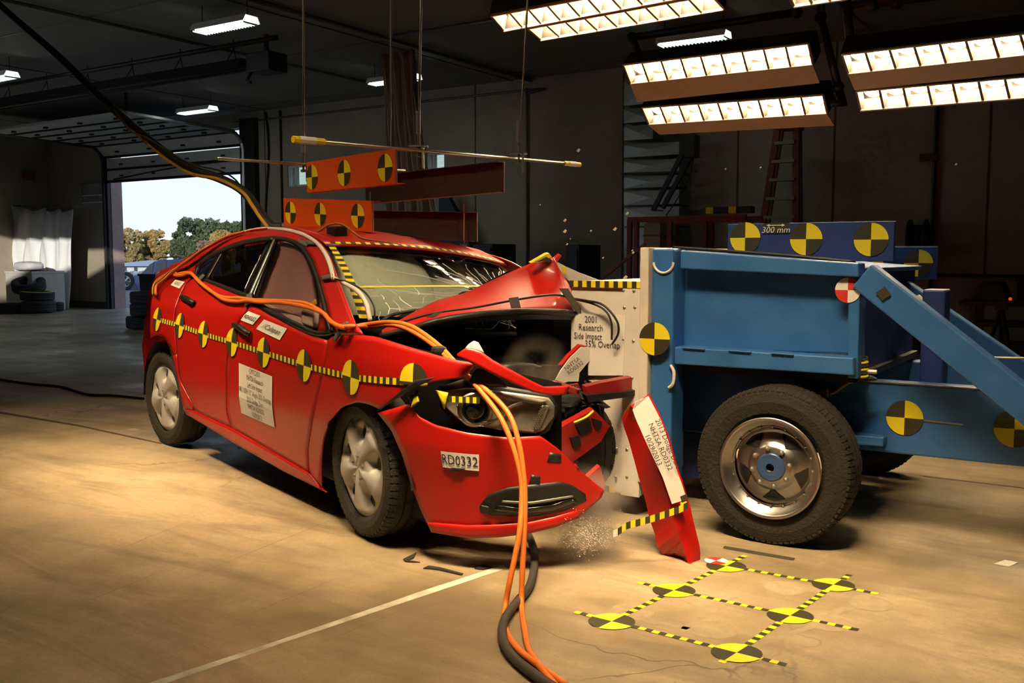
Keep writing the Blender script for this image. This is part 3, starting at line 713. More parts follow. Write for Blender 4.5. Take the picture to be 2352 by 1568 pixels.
def car_wheel(c, ax, par, name='wheel', cover=True):
    wt = thing_part(name, par)
    t = MB().lathe(tyre_prof(.316, .205, .219), c, ax, 56); tread(t, c, ax, .316, .205)
    ty = obj('tyre', t, RUB, wt, smooth=False)
    if cover:
        face = vadd(c, vnorm(ax), .088)
        def dep(r_, th):
            base = .012 * (1 - (r_ / .21) ** 2) - (.012 if r_ > .195 else 0)
            k = (cos(5 * th) + 1) / 2          # spokes at k=1
            pocket = max(0, 1 - k * 1.9) * max(0, 1 - ((r_ - .145) / .055) ** 2)
            spoke = .012 * max(0, (k - .5) * 2) * min(1, (r_ / .06)) * (1 if r_ < .19 else .4)
            return base + spoke - .05 * pocket
        hm = MB(); polar(hm, face, ax, [.004, .02, .035, .05, .07, .09, .105, .12, .13, .14, .15, .16, .17, .18, .19, .2, .21, .216, .221], lambda r_, t_: dep(r_ * .97, t_), 100, rot=.25)
        obj('wheel_cover', hm, SIL, wt, smooth=True)
        axn = vnorm(ax); xx = vnorm(vcross(axn, (0, 0, 1))); yy = vcross(axn, xx)
        for k in range(5):
            th0 = 2 * pi * (k + .5) / 5; rim_ = []
            for i in range(18):
                q_ = 2 * pi * i / 18; r_ = .158 + .033 * cos(q_); th = th0 + .027 * sin(q_) * (1 - .25 * cos(q_)) / .15
                rim_.append(vadd(vadd(vadd(face, axn, dep(r_ * .97, th) + .003), xx, cos(th + .25) * r_), yy, sin(th + .25) * r_))
            obj('cover_slot', MB().add(rim_, [tuple(range(18))]), BLK, wt)
        for k in range(5):
            a0 = 2 * pi * k / 5 + .9; axn = vnorm(ax); xx = vnorm(vcross(axn, (0, 0, 1))); yy = vcross(axn, xx)
            cc = vadd(vadd(vadd(face, xx, cos(a0) * .052), yy, sin(a0) * .052), axn, .012)
            obj('wheel_nut', MB().lathe([(.007, 0), (.007, .008), (.001, .010)], cc, axn, 8), STEEL, wt)
    return wt
def thing_part(name, par):
    o = bpy.data.objects.new(name, None); COL.objects.link(o); o.empty_display_size = .05; o.parent = par; ORGN[o] = ORGN[par]; return o
pf = cy(824, 1085, -.85); pr = cy(371, 917, -.83)
def steer(a): return (sin(R(a)), -cos(R(a)), 0)
ax_f, ax_r = steer(-4), steer(5)
car_wheel((pf[0], -.75, .325), ax_f, car); car_wheel((-1.33, -.735, .325), ax_r, car)
car_wheel((-1.33, .74, .325), (0, 1, 0), car)
pl = cx(1352, 1055, 1.62)
car_wheel((1.45, pl[1] + .05, .325), (.3, 1, 0), car)
# ---- front bumper cover, grille, headlamp
bumper = patch('front_bumper_cover', [(990, 1221), (1072, 1233), (1146, 1231), (1212, 1223), (1275, 1208), (1331, 1186), (1382, 1142)],
               [(867, 948), (939, 927), (961, 957), (998, 976), (1072, 994), (1164, 1005), (1242, 1001), (1283, 1031), (1327, 1075)], RED,
               [(990, 1221), (968, 1175), (946, 1120), (924, 1046), (898, 987), (867, 948)], [(1382, 1142), (1388, 1125), (1365, 1108), (1327, 1075)], 36, 22)
patch('bumper_lip', [(990, 1222), (1072, 1236), (1146, 1234), (1212, 1226), (1275, 1211), (1331, 1188)], [(981, 1200), (1072, 1207), (1146, 1205), (1212, 1200), (1270, 1188), (1326, 1172)], RED, nu=24, nv=3, off=.02)
lg = patch('lower_grille', [(1101, 1167), (1127, 1183), (1220, 1187), (1294, 1174), (1347, 1150)], [(1101, 1162), (1120, 1136), (1164, 1120), (1220, 1113), (1286, 1106), (1312, 1112), (1345, 1134)], BLK, nu=24, nv=6, off=.006)
for (B, T) in (([(1135, 1172), (1200, 1178), (1270, 1172), (1325, 1152)], [(1140, 1160), (1200, 1168), (1268, 1160), (1320, 1142)]), ([(1152, 1154), (1220, 1158), (1318, 1142)], [(1154, 1150), (1220, 1153), (1316, 1138)])):
    patch('grille_bar', B, T, BLKG if T[0][1] > 1155 else STEEL, nu=16, nv=3, off=.03)
patch('fog_lamp_bezel', [(1104, 1176), (1120, 1181)], [(1104, 1160), (1124, 1164)], BLK, nu=6, nv=4, off=.03)
for (x, y, a) in ((1273, 1051, 16), (1228, 1102, 13)):
    patch('bracket_hole', [(x - a, y + 9), (x + a, y + 12)], [(x - a + 6, y - 12), (x + a, y - 8)], BLK, nu=3, nv=3, off=.006)
# black sheet in place of the shade behind the torn panels
VOID = mat('shade_void', (.004, .004, .004), .95, 0, 0, .2, spec=.1)  # near-black colour stands in for the shade under the hood
patch('engine_bay_shade', [(880, 960), (990, 1010), (1120, 1030), (1250, 1050), (1290, 1060)], [(850, 780), (960, 800), (1080, 830), (1200, 860), (1290, 880)], VOID, nu=20, nv=10, off=-.13)
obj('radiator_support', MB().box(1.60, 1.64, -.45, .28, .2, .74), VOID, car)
rn_ = random.Random(5)
for k in range(16):
    c_ = cx(rn_.uniform(1285, 1385), rn_.uniform(880, 1060), rn_.uniform(1.68, 1.82)); s_ = rn_.uniform(.02, .05)
    ax_ = vnorm((rn_.uniform(-1, 1), rn_.uniform(-1, 1), rn_.uniform(-1, 1))); b_ = vnorm(vcross(ax_, (0.3, .2, 1))); d_ = vcross(ax_, b_)
    obj('crumpled_bracket', MB().blob(c_, (s_ * 2.2, s_, s_ * .35), 6, 4, .5, ax=(ax_, b_, d_), pw=.6), [BLK, BLK, REDM, VOID][k % 4], car)
for k in range(5):
    obj('torn_hose', MB().tube(smoothp([cx(1290 + rn_.uniform(0, 90), 870 + rn_.uniform(0, 170), 1.70 + rn_.uniform(0, .1)) for _ in range(4)]), .009, 6), BLK, car, smooth=True)
HLB = mat('headlamp_reflector', (.46, .44, .40), .35, .45, 0, .35, 20)
hl = thing_part('headlamp', car)
olB = [(1024, 935), (1050, 961), (1087, 976), (1164, 990), (1227, 996), (1249, 987)]; olT = [(1018, 898), (1072, 890), (1164, 900), (1260, 913), (1275, 931), (1272, 957)]
patch('lamp_housing', [(1010, 935), (1040, 966), (1087, 984), (1164, 999), (1235, 1004), (1262, 990)], [(1006, 888), (1072, 868), (1110, 868), (1164, 888), (1265, 905), (1284, 935)], BLK, nu=20, nv=10, off=-.06, par=hl)
patch('reflector', olB, olT, HLB, [(1024, 935), (1018, 915), (1018, 898)], [(1249, 987), (1272, 957)], 24, 12, off=-.045, par=hl)
cc = cs(1091, 940, -.03); dd = vnorm((.75, -.6, .05))
obj('projector_ring', MB().lathe([(.066, -.02), (.07, .012), (.055, .016), (.045, .0)], cc, dd, 28), ALU, hl, smooth=True)
obj('projector_lens', MB().lathe([(.046, 0), (.04, .018), (.025, .03), (.001, .035)], cc, dd, 24), BLKG, hl, smooth=True)
obj('bezel_sweep', MB().tube(smoothp([cs(*p, -.02) for p in ((1050, 930), (1090, 970), (1140, 962), (1170, 935), (1200, 925))]), .007, 6), ALU, hl, smooth=True)
LEDW = mat('white_lamp_strip', (.75, .72, .66), .3, 0, .4, .05)
patch('signal_strip', [(1128, 912), (1190, 920), (1246, 930)], [(1128, 902), (1190, 909), (1256, 920)], LEDW, nu=12, nv=2, off=-.02, par=hl)
patch('signal_strip', [(1225, 986), (1240, 988)], [(1246, 930), (1262, 932)], LEDW, nu=3, nv=8, off=-.02, par=hl)
dots = MB()
for i in range(3):
    for j in range(11):
        c_ = cs(1224 + i * 6 + j * 1.9, 984 - j * 5, -.012); dots.blob(c_, (.004,) * 3, 6, 4)
tag(obj('reflector_dots', dots, ALU, hl), kind='stuff')
patch('lens_cover', olB, olT, CGL, [(1024, 935), (1018, 915), (1018, 898)], [(1249, 987), (1272, 957)], 24, 12, off=.012, par=hl, solid=.004)
obj('headlamp_tape', tape(lambda a, y: cs(1030 + a, 916 + y + a * .05 - (18 if a > 95 else 0) * 0, .02), 72, 14, 8, start=1), [YEL, TBK], car)
patch('yellow_tape_piece', [(1004, 900), (1020, 940)], [(1000, 896), (1028, 902)], YEL, nu=3, nv=3, off=.015)
# torn pieces round the headlamp
patch('torn_fender_edge', [(870, 940), (915, 912), (965, 884), (975, 880)], [(868, 944), (915, 902), (955, 872), (1000, 866)], BLK, nu=14, nv=3, off=.03)
patch('buckled_hood_edge', [(1050, 817), (1094, 840), (1146, 866), (1220, 899), (1265, 908), (1300, 906)], [(1050, 812), (1072, 797), (1101, 804), (1131, 826), (1220, 874), (1249, 888), (1310, 886)], RED, nu=24, nv=4, off=.05)
patch('white_mount_cap', [(1068, 800), (1112, 810)], [(1076, 790), (1088, 782), (1098, 786)], WHT, nu=8, nv=4, off=.02)
patch('black_duct_shroud', [(1075, 880), (1110, 888), (1165, 890)], [(1090, 850), (1112, 838), (1140, 850)], BLK, nu=10, nv=5, off=.0)
def shard(name, pts, m, x, th=.012, par=None, rough=0):     # thick plate at car station x (x may vary per point)
    pl_ = [cx(p[0], p[1], p[2] if len(p) > 2 else x) for p in pts]
    return obj(name, MB().prism(pl_, (-th, 0, .3 * th)), m, par or car)
shard('folded_hood_nose', [(1333, 793), (1377, 796), (1384, 800), (1372, 830), (1345, 862), (1338, 880), (1310, 890), (1255, 893), (1280, 850), (1306, 818)], RED, 1.62, .02)
lb = shard('white_label', [(1335, 797), (1376, 799), (1364, 816), (1331, 856), (1329, 876), (1305, 876), (1268, 888), (1287, 852), (1311, 820)], WHT, 1.645, .004)
def on_label(x, y):
    d_ = (.80, -.62); n_ = (.62, .80)
    p_ = (1318 + x * -d_[0] * -1 + y * -n_[0], 840 + x * d_[1] - y * n_[1]); return cx(p_[0], p_[1], 1.652)
obj('lettering', textmb('NHTSA\nRD0332', 13, on_label, space=.9), INK, lb)
shard('crushed_radiator', [(1385, 798), (1376, 830), (1345, 868), (1340, 900), (1352, 935), (1395, 900), (1372, 868), (1378, 826)], BLK, 1.58, .08)
shard('bent_bracket', [(1299, 886), (1329, 881), (1343, 915), (1330, 925), (1322, 936), (1316, 920)], REDM, 1.72, .01)
for q_ in ((1318, 890), (1328, 917)): obj('bolt', MB().blob(cx(q_[0], q_[1], 1.725), (.008,) * 3, 8, 6), STEEL, car)
shard('torn_fascia_strip', [(1345, 888), (1377, 880), (1462, 864), (1478, 872), (1482, 900), (1440, 906), (1377, 916), (1348, 912)], REDM, 1.86, .025)
shard('torn_fascia_edge', [(1345, 908), (1440, 900), (1510, 884), (1506, 892), (1440, 912), (1352, 924)], BLK, 1.875, .03)
shard('torn_fascia_spike', [(1478, 840), (1486, 862), (1512, 849), (1504, 868), (1490, 880), (1484, 912), (1477, 900)], REDM, 1.87, .012)
shard('broken_grille', [(1260, 1003), (1300, 975), (1364, 940), (1401, 978), (1380, 1014), (1345, 1040), (1308, 1066), (1280, 1032)], REDM, 1.92, .03)
for pts in ([(1322, 975), (1352, 958), (1362, 985), (1336, 1000)], [(1310, 1005), (1330, 1000), (1336, 1020), (1318, 1030)], [(1360, 960), (1384, 968), (1376, 985), (1366, 980)]):
    shard('grille_opening', pts, BLK, 1.928, .01)
obj('bent_wire', MB().tube(smoothp([cx(1318, 970, 1.94), cx(1345, 958, 1.95), cx(1362, 944, 1.94)]), .006, 5), YEL, car)
shard('crushed_grille_mesh', [(1340, 1020), (1372, 1010), (1382, 1045), (1360, 1090), (1330, 1110), (1312, 1095), (1330, 1060)], BLK, 1.9, .05)
shard('lower_fascia_wedge', [(1350, 1150), (1340, 1105), (1378, 1070), (1390, 1110), (1384, 1140)], RED, 2.02, .02)
# ---- hood, buckled upward
hr = [(862, 766, 1.22), (950, 716, 1.24), (1000, 690, 1.22), (1068, 672, 1.2), (1177, 622, 1.25), (1220, 604, 1.3), (1245, 590, 1.36), (1270, 592, 1.42)]
hf = [(866, 772, 1.26), (938, 753, 1.40), (1006, 732, 1.49), (1090, 719, 1.55), (1160, 713, 1.58), (1230, 711, 1.60), (1300, 712, 1.57), (1328, 714, 1.53)]
hrt = [(1328, 714, 1.53), (1322, 690, 1.51), (1308, 655, 1.47), (1270, 592, 1.42)]
g = [[cx(*q) for q in row] for row in coons(hf, hr, None, hrt, 30, 14)]
for j, row in enumerate(g):
    for i, p in enumerate(row):
        k = sin(pi * j / 14) * sin(pi * i / 30) * .022; row[i] = (p[0] + k, p[1] - k * .4, p[2] + k * .5)
hood = obj('hood', MB().loft(g), RED, car, smooth=True, solid=.012)
gu = [[(p[0] - .05 - .25 * (j / 14), p[1] + .02, p[2] - .05 - .02 * j / 14) for p in row] for j, row in enumerate(g)]
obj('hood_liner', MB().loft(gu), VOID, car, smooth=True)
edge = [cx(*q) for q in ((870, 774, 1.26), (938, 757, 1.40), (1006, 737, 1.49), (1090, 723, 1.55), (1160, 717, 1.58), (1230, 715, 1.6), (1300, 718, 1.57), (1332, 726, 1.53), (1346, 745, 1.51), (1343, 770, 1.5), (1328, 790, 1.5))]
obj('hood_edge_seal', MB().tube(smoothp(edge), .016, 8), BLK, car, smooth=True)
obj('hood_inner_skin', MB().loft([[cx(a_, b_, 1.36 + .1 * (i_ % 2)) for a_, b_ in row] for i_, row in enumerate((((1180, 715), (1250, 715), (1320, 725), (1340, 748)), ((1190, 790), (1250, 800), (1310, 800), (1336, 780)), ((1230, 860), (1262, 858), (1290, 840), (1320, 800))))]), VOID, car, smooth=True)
# peak of the hood with yellow tape, bent corner behind it
shard('peak_tape', [(1220, 604), (1256, 583), (1262, 582), (1284, 615), (1274, 612), (1258, 600)], YEL, 1.40, .02)
shard('peak_tape_mark', [(1230, 602), (1256, 590), (1272, 600), (1262, 602), (1246, 600)], TBK, 1.412, .004)
shard('bent_hinge', [(1268, 600), (1287, 584), (1290, 588), (1276, 606), (1284, 618), (1276, 622)], RED, 1.36, .02)
shard('folded_hood_far_side', [(1278, 600), (1300, 612), (1340, 630), (1378, 644), (1378, 650), (1310, 648), (1290, 630)], WHT, 1.25, .02)
for (x, y) in ((1296, 616),): shard('yellow_mark', [(x - 4, y - 4), (x + 4, y - 4), (x + 5, y + 12), (x - 3, y + 12)], YEL, 1.272, .004)
obj('firewall', MB().hexa([(1.02, -.7, .2), (1.06, -.7, .2), (1.06, .66, .2), (1.02, .66, .2)], [(1.02, -.7, .985), (1.06, -.7, .985), (1.06, .66, .885), (1.02, .66, .885)]), VOID, car)
obj('engine_block', MB().box(1.15, 1.55, -.45, .25, .25, .72), BLK, car, bevel=.05)
obj('engine_cover', MB().box(1.2, 1.5, -.4, .1, .72, .78), VOID, car, bevel=.03)
obj('air_box', MB().box(1.35, 1.62, -.62, -.40, .45, .76), BLK, car, bevel=.04)
obj('battery_box', MB().box(1.15, 1.4, -.66, -.45, .5, .78), BLK, car, bevel=.03)
obj('coolant_hose', MB().tube(smoothp([(1.5, -.3, .7), (1.62, -.2, .75), (1.6, 0, .72), (1.5, .15, .62)]), .025, 8), BLK, car, smooth=True)
obj('wiper', MB().tube(smoothp([cx(*q) for q in ((955, 712, 1.17), (905, 722, 1.2), (880, 735, 1.2), (862, 752, 1.19), (848, 752, 1.17))]), .008, 6), BLK, car)
obj('cowl', MB().loft([[ws(i / 10, .99, -.01) for i in range(11)], [vadd(ws(i / 10, 1.0), (.10, 0, -.03)) for i in range(11)], [vadd(ws(i / 10, 1.0), (.06, 0, -.30)) for i in range(11)]]), VOID, car, smooth=True)
# ---- cabin
FAB = mat('airbag_fabric', (.86, .90, .80), .75, 0, 0, .05, 4, .15, 40)
FABD = mat('curtain_airbag_fabric', (.42, .30, .29), .85, 0, 0, .2, 4, .2, 30)
SEAT = mat('seat_fabric', (.035, .033, .032), .9, 0, 0, .2, 20)
obj('cabin_floor', MB().box(-1.5, 1.0, -.72, .70, .28, .34), DARK, car)
dash = MB(); dash.loft([[(.72, y, .92 - .07 * (y + .7)) for y in (-.68, -.3, .3, .66)], [(.98, y, .95 - .07 * (y + .7)) for y in (-.68, -.3, .3, .66)], [(1.05, y, .80 - .07 * (y + .7)) for y in (-.68, -.3, .3, .66)]]); obj('dashboard', dash, DARK, car, smooth=True)
for s in (-1, 1):
    y = s * .36
    st_ = thing_part('front_seat', car)
    obj('cushion', MB().blob((.05, y, .52), (.27, .25, .11), 16, 8, pw=.6), SEAT, st_, smooth=True)
    t = R(14); obj('backrest', MB().blob((-.28, y, .80), (.09, .24, .34), 16, 10, ax=((cos(t), 0, sin(t)), (0, 1, 0), (-sin(t), 0, cos(t))), pw=.6), SEAT, st_, smooth=True)
    obj('headrest', MB().blob((-.42, y, 1.2), (.05, .13, .09), 14, 8, pw=.7), SEAT, st_, smooth=True)
bs = thing_part('rear_seat', car); obj('cushion', MB().blob((-.85, 0, .55), (.25, .62, .1), 16, 8, pw=.5), SEAT, bs, smooth=True); obj('backrest', MB().blob((-1.15, 0, .85), (.1, .62, .32), 16, 8, pw=.5), SEAT, bs, smooth=True)
# rear-cabin test camera on its post
cm = thing_part('cabin_camera', car); p = cy(577, 618, -.2)
obj('camera_head', MB().blob(p, (.07, .07, .075), 14, 10, pw=.8), BLK, cm, smooth=True); obj('camera_lens', MB().lathe([(.025, 0), (.025, .03), (.001, .032)], vadd(p, (.06, -.03, 0)), (1, -.4, 0), 12), CREAM, cm)
obj('camera_post', MB().tube([p, (p[0], p[1], .4)], .012, 6), STEEL, cm)
for i, (c_, rx) in enumerate((((872, 664, .60), (.13, .33, .25)), ((1020, 672, .50), (.12, .22, .20)), ((1112, 654, .42), (.10, .18, .14)))):
    p = cx(*c_); obj('airbag', MB().blob(p, rx, 28, 18, ax=((.9, 0, .43), (0, 1, -.07), (-.43, 0, .9)), pw=.82), FAB, car, smooth=True)
patch('curtain_airbag', [(572, 692), (625, 716), (690, 750), (712, 745)], [(628, 552), (652, 552), (674, 562), (694, 578)], FABD, [(572, 692), (596, 620), (628, 552)], [(712, 745), (722, 680), (712, 625), (694, 578)], 16, 14, off=-.06, solid=.02)
patch('door_sill_lining', [(588, 696), (640, 722), (712, 762)], [(598, 690), (650, 712), (722, 742)], FAB, nu=12, nv=4, off=-.03)
patch('side_airbag', [(693, 742), (716, 752)], [(692, 718), (704, 700), (714, 702), (724, 716)], FAB, nu=8, nv=8, off=-.02, solid=.03)
patch('yellow_flag', [(706, 706), (726, 697)], [(714, 694), (724, 686)], YEL, nu=4, nv=3, off=-.012)
# window mirror base (mirror torn off)
patch('mirror_sail', [(730, 762), (752, 766)], [(735, 694), (748, 700)], REDM, nu=4, nv=6, off=.004)
# ---- door handles
for (a, b, c_, d_) in ((416, 682, 446, 696), (536, 746, 574, 767)):
    h_ = thing_part('door_handle', car)
    obj('grip', MB().tube(smoothp([cs(a, b, .012), cs(a + (c_ - a) * .3, b + (d_ - b) * .25 - 2, .032), cs(a + (c_ - a) * .7, b + (d_ - b) * .75 - 1, .032), cs(c_, d_, .012)]), [.012] + [.016] * 16 + [.020, .012], 8), BLK, h_, smooth=True)
    patch('handle_recess', [(a + 4, b + 9), (c_, d_ + 6)], [(a + 8, b - 4), (c_ - 4, d_ - 8)], REDM, nu=6, nv=4, off=.002, par=h_)
# ---- targets and tape along the flank
TG = [(362, 733), (414, 747), (468, 767), (534, 786), (607, 809), (700, 839), (808, 866)]
P3 = [cs(x, y) for x, y in TG]
def conf(p, off=.005, rot=0.0):
    ca, sa = cos(rot), sin(rot)
    return lambda x, y: sp_(p[0] + x * ca - y * sa, p[2] + x * sa + y * ca, off)
for p in P3: obj('target_sticker', target(conf(p, .006, -.06), .077, 'ul', 6), [YEL, TBK], car)
p = cs(968, 878); P3.append(p)
obj('target_sticker', target(lambda x, y: vadd(sp_(p[0] - .03 + x * .92, p[2] + max(y, -.012) * 1.0, .012), (0, 0, 0)), .077, 'ul', 6), [YEL, TBK], car)
pb = cs(952, 925); patch('target_scrap', [(942, 925), (950, 936)], [(932, 906), (958, 896)], TBK, nu=4, nv=4, off=.012)
patch('target_scrap', [(943, 936), (962, 922)], [(950, 912), (958, 908)], YEL, nu=4, nv=4, off=.014)
for a, b in zip(P3, P3[1:]):
    L_ = b[0] - a[0] - .13
    obj('flank_tape', tape(lambda s, y: sp_(a[0] + .065 + s, a[2] + (b[2] - a[2]) * (.065 + s) / (b[0] - a[0]) + y, .004), L_, .028, .022), [YEL, TBK], car)
# ---- stickers
def sticker(pts, lines, size, nm='label_sticker', off=.004, italic=0, m=WHT, sx=1.0):
    q = [cs(*p_) for p_ in pts]                    # bl, br, tr, tl
    def fn(u, v, o_=off):
        a_ = lerp3(lerp3(q[0], q[1], u), lerp3(q[3], q[2], u), v); return (a_[0], -(W(a_[0], a_[2]) + o_), a_[2])
    g_ = [[fn(i / 8, j / 6) for i in range(9)] for j in range(7)]
    s_ = obj(nm, MB().loft(g_), m, car)
    wd, ht_ = math.dist(q[0], q[1]), math.dist(q[0], q[3])
    obj('lettering', textmb(lines, size, lambda x, y: fn(.5 + x * sx / wd, .5 + y / ht_, off + .002), shear=italic), INK, s_)
sticker([(556, 948), (633, 982), (627, 864), (550, 833)], 'CMTC2001\nNHTSA Research\nLeft Side Impact\n90.1 KPH 15° Angle 35% Overlap\n2013 Dodge Dart\nNHTSA RD0332\n10/29/2013', .040, 'paper_notice', sx=.74)
sticker([(554, 735), (582, 746), (600, 725), (572, 714)], 'RD0332', .045)
sticker([(589, 755), (644, 781), (661, 754), (608, 733)], '//Calspan', .062, italic=.3)
sticker([(393, 654), (413, 662), (426, 647), (404, 642)], 'RD0332', .035)
sticker([(1021, 1072), (1104, 1081), (1104, 1043), (1016, 1035)], 'RD0332', .058, 'number_plate_sticker', off=.008, sx=.78)
patch('torn_sticker_flap', [(1034, 1082), (1060, 1082)], [(1036, 1074), (1068, 1076)], BLK, nu=3, nv=2, off=.012)
# ---- tape pieces and cables taped on the car
for pts in ([(686, 545), (712, 556), (704, 566), (682, 556)],): patch('duct_tape', [pts[3], pts[2]], [pts[0], pts[1]], GREY, nu=6, nv=3, off=.008)
for q_ in (((738, 642), (764, 638), (763, 628), (737, 634)), ((780, 756), (800, 742), (796, 736), (778, 748)), ((768, 784), (786, 758), (778, 752), (764, 778)), ((560, 703), (580, 690), (576, 672), (566, 676)), ((454, 650), (470, 632), (466, 628), (450, 642)), ((704, 560), (735, 560), (730, 552), (700, 552))):
    patch('duct_tape', [q_[0], q_[1]], [q_[3], q_[2]], GREY, nu=5, nv=3, off=.022)
pxtube('white_cable', [(560, 533), (600, 525), (650, 527), (690, 536), (716, 549), (735, 565), (750, 588), (760, 615), (765, 640)], .011, WCB, .012)
obj('white_cable', MB().tube(smoothp([cs(765, 638, .02), cx(790, 650, .98), cx(820, 668, 1.12), cx(840, 695, 1.2), cx(850, 735, 1.24)]), .011, 6), WCB, car, smooth=True)
obj('black_cable', MB().tube(smoothp([cs(768, 640, .02), cx(800, 648, 1.0), cx(835, 668, 1.14), cx(858, 700, 1.24), cx(860, 735, 1.26)]), .005, 5), BLK, car, smooth=True)
def hoodpt(i, j, off=.012):
    p_ = g[max(0, min(14, j))][max(0, min(30, i))]; return (p_[0] + off, p_[1] - off * .4, p_[2] + off)
def bc(px, py, v):                     # point just in front of the barrier block, in the car's frame
    q_ = b2w(bv(px, py, v)); return ((q_[0] - CX) * HX + (q_[1] - CY) * HY, (q_[0] - CX) * LX + (q_[1] - CY) * LY, q_[2])
obj('hood_cable', MB().tube(smoothp([cx(905, 745, 1.36), cx(1000, 718, 1.49), cx(1090, 706, 1.56), cx(1165, 692, 1.59), cx(1230, 681, 1.6), cx(1280, 677, 1.58), cx(1318, 686, 1.56), bc(1345, 690, 4.10), bc(1385, 700, 4.09), bc(1416, 735, 4.09), bc(1420, 765, 4.09), bc(1406, 790, 4.09)]), .006, 6), BLK, car, smooth=True)
obj('hood_cable', MB().tube(smoothp([cx(1318, 687, 1.56), bc(1360, 697, 4.10), bc(1390, 713, 4.09), bc(1404, 740, 4.09), bc(1405, 780, 4.09)]), .005, 6), BLK, car, smooth=True)
for pts in ([(1168, 685), (1190, 682), (1196, 706), (1174, 708)], [(1284, 663), (1304, 663), (1336, 712), (1342, 740)], [(980, 728), (1005, 716), (1020, 714), (996, 730)]):
    pl_ = [cx(a_, b_, 1.61 if a_ < 1250 else 1.58) if a_ > 1050 else cx(a_, b_, 1.52) for a_, b_ in pts]
    obj('duct_tape', MB().prism(pl_, (.004, -.002, .002)), GREY, car)
# roof-top bits: accelerometer box, wires, tape cross
def roofp(j, i, off=.006):
    j = max(0, min(len(rows_roof) - 1.001, j)); i = max(0, min(15.999, i)); a_, b_ = int(j), int(i); f_, h_ = j - a_, i - b_
    p_ = lerp3(lerp3(rows_roof[a_][b_], rows_roof[a_][b_ + 1], h_), lerp3(rows_roof[a_ + 1][b_], rows_roof[a_ + 1][b_ + 1], h_), f_); return vadd(p_, (0, 0, off))
def roofquad(nm, j0, j1, i0, i1, m, off=.006, sk=0.0):
    return obj(nm, MB().loft([[roofp(j0 + (j1 - j0) * a_ / 4, i0 + (i1 - i0) * b_ / 4 + sk * a_ / 4, off) for b_ in range(5)] for a_ in range(5)]), m, car)
for (j0, j1, i0, i1, m) in ((6.6, 7.0, 7.2, 8.4, YEL), (7.0, 7.5, 8.4, 9.6, YEL), (6.6, 7.0, 8.4, 9.4, TBK), (7.0, 7.5, 7.4, 8.4, TBK), (6.0, 6.5, 6.0, 7.0, YEL)): roofquad('roof_target_piece', j0, j1, i0, i1, m)
roofquad('roof_duct_tape', 6.2, 7.2, 2.0, 3.0, GREY, .008, 1.0); roofquad('roof_duct_tape', 6.4, 6.8, 1.0, 2.6, GREY, .009)
obj('roof_wire', MB().tube(smoothp([roofp(5.4, 1.2, .01), roofp(6.0, 1.6, .06), roofp(6.4, 2.2, .07), roofp(6.8, 3.0, .02), roofp(7.1, 4.2, .012), roofp(7.4, 5.4, .012)]), .006, 5), mat('brown_wire', (.30, .17, .07), .6), car, smooth=True)
obj('roof_sensor', MB().box(roofp(6.2, 1.9)[0] - .05, roofp(6.2, 1.9)[0] + .05, roofp(6.2, 1.9)[1] - .04, roofp(6.2, 1.9)[1] + .04, roofp(6.2, 1.9)[2] - .02, roofp(6.2, 1.9)[2] + .05), BLK, car, bevel=.008)
# ================================================================== moving barrier cart (frame B)
VN = 4.15                              # near side of the barrier plate
cart = thing('barrier_cart', 'blue steel crash barrier cart with target discs, hitting the car front', 'cart', 'B', (-1.3, 4.9, 0))
def pb(px, py, v): return bv(px, py, v)
def quadbox(name, pts, v, dv, m, par=None, bevel=.006):      # picture quad on plane v, given depth dv
    p = [pb(a, b, v) for a, b in pts]
    return obj(name, MB().prism(p, (0, dv, 0)), m, par or cart, bevel=bevel)
# honeycomb block and backing plate
u_pl = pb(1487, 800, VN)[0]
ztop = pb(1490, 568, VN)[2]
blk_l = pb(1310, 800, VN)[0]
zt = pb(1400, 647, VN)[2]; zb = pb(1430, 1135, VN)[2]
obj('honeycomb_block', MB().box(blk_l, u_pl - .03, VN, VN + 1.62, zb, zt), CLAD, cart, bevel=.008)
obj('flange_strip', MB().box(pb(1432, 800, VN)[0], u_pl - .03, VN - .012, VN, zb, zt), CLAD, cart)
obj('backing_plate', MB().box(u_pl - .035, u_pl + .01, VN - .02, VN + 1.66, .18, ztop), WHT if False else mat('scuffed_plywood', (.70, .64, .54), .7, 0, 0, .2, 6, .2, 30), cart, bevel=.004)
obj('block_tape', tape(lambda s, y: (blk_l + s, VN - .014, zt - .012 + y), u_pl - .03 - blk_l, .032, .024, start=1), [YEL, TBK], cart)
obj('block_tape', tape(lambda s, y: (blk_l + .06 + s, VN - .014, zb + .02 + y), .2, .03, .028), [YEL, TBK], cart)
riv = [(1432, 667), (1456, 668), (1434, 706), (1458, 706), (1455, 783), (1432, 780), (1429, 868), (1452, 868), (1420, 975), (1444, 978), (1416, 1030), (1440, 1032), (1414, 1095), (1440, 1095)]
for a, b in riv:
    c_ = pb(a, b, VN - .012); obj('rivet', MB().blob(c_, (.008, .006, .008), 8, 6), ALU, cart, smooth=True)
pp = [pb(1312, 862, VN - .016), pb(1431, 862, VN - .016), pb(1437, 722, VN - .016), pb(1312, 720, VN - .016)]
pn = obj('paper_notice', MB().prism(pp, (0, .003, 0)), WHT, cart)
for tx, ex_px, ey_px, sc_ in (('2001', 1373, 735, .8), ('Research', 1385, 754, .8), ('Side Impact', 1382, 774, .72), ('35% Overlap', 1424, 794, .8)):
    o_ = pb(ex_px, ey_px, VN - .019); obj('lettering', textmb(tx, .046, lambda x, y: (o_[0] + x * sc_, o_[1], o_[2] + y), 'RIGHT'), INK, pn)
